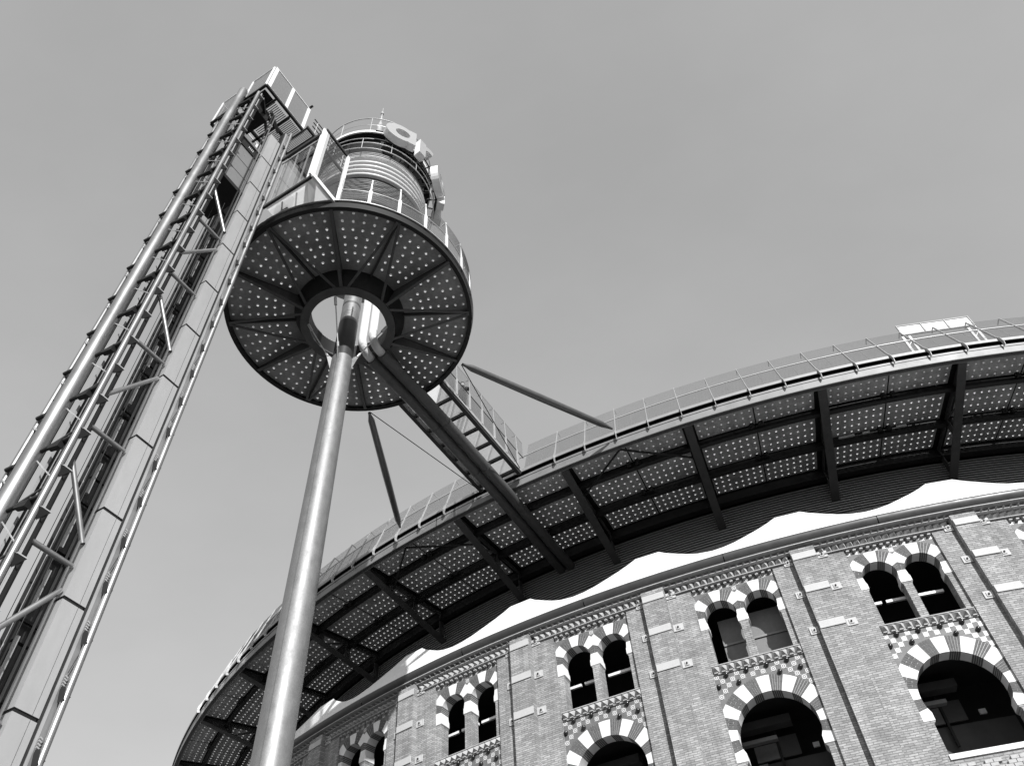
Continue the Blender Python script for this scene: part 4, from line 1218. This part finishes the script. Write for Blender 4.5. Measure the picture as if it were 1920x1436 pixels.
# lift car
b = MB(); b.box(*sorted((E(0, -.18, 0)[0], E(0, -1.6, 0)[0])), *sorted((E(64.72, 0, 0)[1], E(65.56, 0, 0)[1])), H(24.72), H(27.16))
CAR = part('lift_car', b, 'cabin', LIFT)
for z in (25.5, 26.3):
    b = MB(); b.box(*sorted((E(0, -.172, 0)[0], E(0, -.19, 0)[0])), *sorted((E(64.73, 0, 0)[1], E(65.55, 0, 0)[1])), H(z), H(z + .015)); part('car_seam', b, 'dark_steel', CAR)
b = MB(); b.box(*sorted((E(0, -.14, 0)[0], E(0, -1.64, 0)[0])), *sorted((E(64.70, 0, 0)[1], E(65.60, 0, 0)[1])), H(24.52), H(24.70)); part('car_floor', b, 'black', CAR)
b = MB(); b.box(*sorted((E(0, -.14, 0)[0], E(0, -1.64, 0)[0])), *sorted((E(64.70, 0, 0)[1], E(65.60, 0, 0)[1])), H(27.18), H(27.55)); part('car_header', b, 'black', CAR)
for q in range(4):
    b = MB(); b.tube([E(65.05 + .06 * q, -.13, 27.30), E(65.05 + .06 * q, -.13, 27.44)], .018, 6); part('bolt', b, 'rail_metal', CAR)
b = MB(); b.bar(E(65.6, -.16, 27.75), E(64.72, -.16, 27.75), .08, .14); part('car_sling', b, 'pipe_metal', CAR)
# top platform
TOPP = part('top_platform', MB().bar(E(65.80, .08, 31.93), E(63.65, .08, 31.93), .10, .14).bar(E(65.80, .08, 31.93), E(65.80, -2.75, 31.93), .10, .14).bar(E(63.65, .08, 31.93), E(63.65, -2.75, 31.93), .10, .14).bar(E(65.80, -2.75, 31.93), E(63.65, -2.75, 31.93), .10, .14), 'dark_steel', LIFT)
for t in (-.7, -1.6):
    b = MB(); b.bar(E(65.76, t, 31.86), E(63.70, t, 31.86), .10, .16); part('floor_beam', b, 'dark_steel', TOPP)
for s in (65.2, 64.4):
    b = MB(); b.bar(E(s, .03, 31.84), E(s, -2.7, 31.84), .08, .12); part('floor_beam', b, 'dark_steel', TOPP)
b = MB(); b.bar(E(65.6, -.1, 31.2), E(64.3, -1.2, 31.75), .10, .10); part('sheave_beam', b, 'dark_steel', TOPP)
b = MB(); b.bar(E(65.1, -.1, 31.0), E(64.2, -.7, 31.7), .10, .10); part('sheave_beam', b, 'dark_steel', TOPP)
b = MB(); b.box(*sorted((E(0, -.5, 0)[0], E(0, -1.5, 0)[0])), *sorted((E(64.9, 0, 0)[1], E(65.5, 0, 0)[1])), H(31.0), H(31.75)); part('machine', b, 'black', TOPP)
b = MB(); b.box(*sorted((E(0, -.05, 0)[0], E(0, -1.3, 0)[0])), *sorted((E(65.25, 0, 0)[1], E(65.72, 0, 0)[1])), H(31.82), H(31.86)); part('floor_plate', b, 'black', TOPP)
for (s0, s1, t0, t1) in ((64.45, 65.15, -.1, -.65), (64.45, 65.15, -.75, -1.5), (63.75, 64.35, -.75, -1.5), (63.72, 64.35, -.05, -.65)):
    for q in range(9):
        b_ = s0 + (s1 - s0) * (q + .5) / 9
        b = MB(); b.box(*sorted((E(0, t0, 0)[0], E(0, t1, 0)[0])), *sorted((E(b_ - .018, 0, 0)[1], E(b_ + .018, 0, 0)[1])), H(31.93), H(31.95)); part('grating_bar', b, 'grating', TOPP)
def screen(p0, p1, z0, z1, posts, wpost, nrm):
    p0 = Vector(p0); p1 = Vector(p1)
    for f_ in posts:
        p = p0 + (p1 - p0) * f_
        b = MB(); b.bar((p.x, p.y, z0), (p.x, p.y, z1), wpost, .05, up=nrm); part('screen_post', b, 'white_paint', TOPP)
    for z in (z0 + .02, z1 - .02):
        b = MB(); b.bar((p0.x, p0.y, z), (p1.x, p1.y, z), .045, .04); part('screen_rail', b, 'white_paint', TOPP)
    b = MB(); b.quad((p0.x, p0.y, z0), (p1.x, p1.y, z0), (p1.x, p1.y, z1), (p0.x, p0.y, z1)); part('mesh_screen', b, 'mesh_sheet', TOPP)
z0, z1 = H(32.02), H(34.08)
screen(E(65.78, .09, 0), E(63.68, .09, 0), z0, z1, (.04, .50, .96), .14, (1, 0, 0))
screen(E(65.81, .05, 0), E(65.81, -1.13, 0), z0, z1, (.03, .97), .07, (0, -1, 0))
screen(E(65.81, -1.56, 0), E(65.81, -2.76, 0), z0, z1, (.03, .97), .08, (0, -1, 0))
screen(E(65.78, -2.77, 0), E(63.68, -2.77, 0), z0, z1, (.03, .97), .08, (1, 0, 0))
b = MB(); b.tube([E(63.72, .09, 34.0), E(63.72, .09, 34.35)], .02, 6); b.tube([E(63.72, -.02, 34.35), E(63.72, .2, 34.35)], .05, 8); part('floodlight', b, 'black', TOPP)
# gangway from the lift top to the drum
b = MB(); b.bar(E(63.9, .62, 31.1), E(61.3, .62, 31.1), .08, .16); b.bar(E(63.9, -.75, 31.1), E(61.3, -.75, 31.1), .08, .16)
GW = part('gangway', b, 'dark_steel', LIFT)
for s in (63.85, 63.45, 62.9, 62.3):
    b = MB(); b.bar(E(s, -.72, 31.12), E(s, .6, 31.12), .05, .08); part('cross_bar', b, 'dark_steel', GW)
for q in range(40):
    s = 63.83 - q * .05
    b = MB(); b.box(*sorted((E(0, -.7, 0)[0], E(0, .58, 0)[0])), *sorted((E(s - .012, 0, 0)[1], E(s + .012, 0, 0)[1])), H(31.17), H(31.19)); part('grating_bar', b, 'grating', GW)
for hh in (31.6, 31.95, 32.3):
    b = MB(); b.tube([E(63.7, .64, hh), E(61.6, .64, hh)], .022, 6); part('handrail', b, 'dark_steel', GW)
for s in (63.5, 62.7, 61.9):
    b = MB(); b.tube([E(s, .64, 31.1), E(s, .64, 32.3)], .022, 6); part('post', b, 'rail_metal', GW)

# ------------------------------------------------------------------ rooftop sign frame at the right
w = R_(-3.9)
cxy = Vector((CX + 47.2 * math.sin(w), CY - 47.2 * math.cos(w)))
CAN = thing('roof_canopy_frame', 'white panelled steel frame standing behind the terrace railing at the right', 'frame', (cxy.x, cxy.y, 0), rz=w)
X0, X1 = -1.50, 1.55
for z in (27.42, 28.05):
    b = MB(); b.box(X0, X1, -.35, -.30, H(z - .03), H(z + .03)); part('frame_rail', b, 'fascia', CAN)
for q in range(4):
    x = X0 + (X1 - X0) * q / 3
    b = MB(); b.box(x - .025, x + .025, -.36, -.31, H(27.4), H(28.08)); part('frame_post', b, 'fascia', CAN)
    if q < 3:
        b = MB(); b.box(x + .03, x + (X1 - X0) / 3 - .03, -.325, -.305, H(27.46), H(28.0)); part('white_panel', b, 'canopy_white', CAN)
for x in (X0, X0 + .28, X1 - .28, X1):
    b = MB(); b.box(x - .05, x + .05, -.30, -.22, H(24.7), H(27.5)); part('leg', b, 'white_paint', CAN)
for x in (X0, X1 - .28):
    for z in (25.3, 26.0, 26.7):
        b = MB(); b.bar((x, -.26, H(z)), (x + .28, -.26, H(z + .35)), .04, .04); part('leg_brace', b, 'white_paint', CAN)

# ------------------------------------------------------------------ person on the footbridge
pxy = world2(53.1, .70)
PER = thing('person', 'person in dark jacket standing at the footbridge railing', 'person', (pxy.x, pxy.y, H(24.55)), rz=RZ)
def skin_body(name, joints, edges, parent, mname):
    me = bpy.data.meshes.new(name); me.from_pydata([j[0] for j in joints], edges, [])
    o = bpy.data.objects.new(name, me); col.objects.link(o); o.parent = parent
    md = o.modifiers.new('skin', 'SKIN')
    for i, j in enumerate(joints):
        v = me.skin_vertices[0].data[i]; v.radius = (j[1], j[2] if len(j) > 2 else j[1])
    me.skin_vertices[0].data[0].use_root = True
    sb = o.modifiers.new('sub', 'SUBSURF'); sb.levels = 2; sb.render_levels = 2
    me.materials.append(M[mname])
    return o
J = [((0, 0, .98), .15, .12), ((0, 0, 1.2), .15, .11), ((0, 0, 1.42), .17, .11), ((0, 0, 1.56), .065), ((0, .0, 1.66), .08), ((0, .01, 1.80), .085),
     ((-.10, 0, .92), .10), ((-.11, -.02, .52), .065), ((-.11, .02, .08), .05), ((-.12, -.12, .03), .04),
     ((.10, 0, .92), .10), ((.11, -.02, .52), .065), ((.12, .02, .08), .05), ((.13, -.12, .03), .04),
     ((-.20, 0, 1.44), .065), ((-.26, -.06, 1.18), .05), ((-.08, -.30, 1.06), .04), ((.0, -.36, 1.06), .035),
     ((.20, 0, 1.44), .065), ((.30, -.04, 1.18), .05), ((.42, -.22, 1.02), .04), ((.46, -.30, 1.0), .035)]
Ed = [(0, 1), (1, 2), (2, 3), (3, 4), (4, 5), (0, 6), (6, 7), (7, 8), (8, 9), (0, 10), (10, 11), (11, 12), (12, 13), (2, 14), (14, 15), (15, 16), (16, 17), (2, 18), (18, 19), (19, 20), (20, 21)]
skin_body('body', J, Ed, PER, 'jacket')
b = MB(); b.lathe([(.001, 1.62), (.06, 1.64), (.092, 1.72), (.098, 1.78), (.085, 1.85), (.001, 1.89)], 14); part('head', b, 'skin', PER)
b = MB(); b.lathe([(.100, 1.79), (.102, 1.82), (.088, 1.875), (.001, 1.905)], 14); part('hair', b, 'hair', PER)
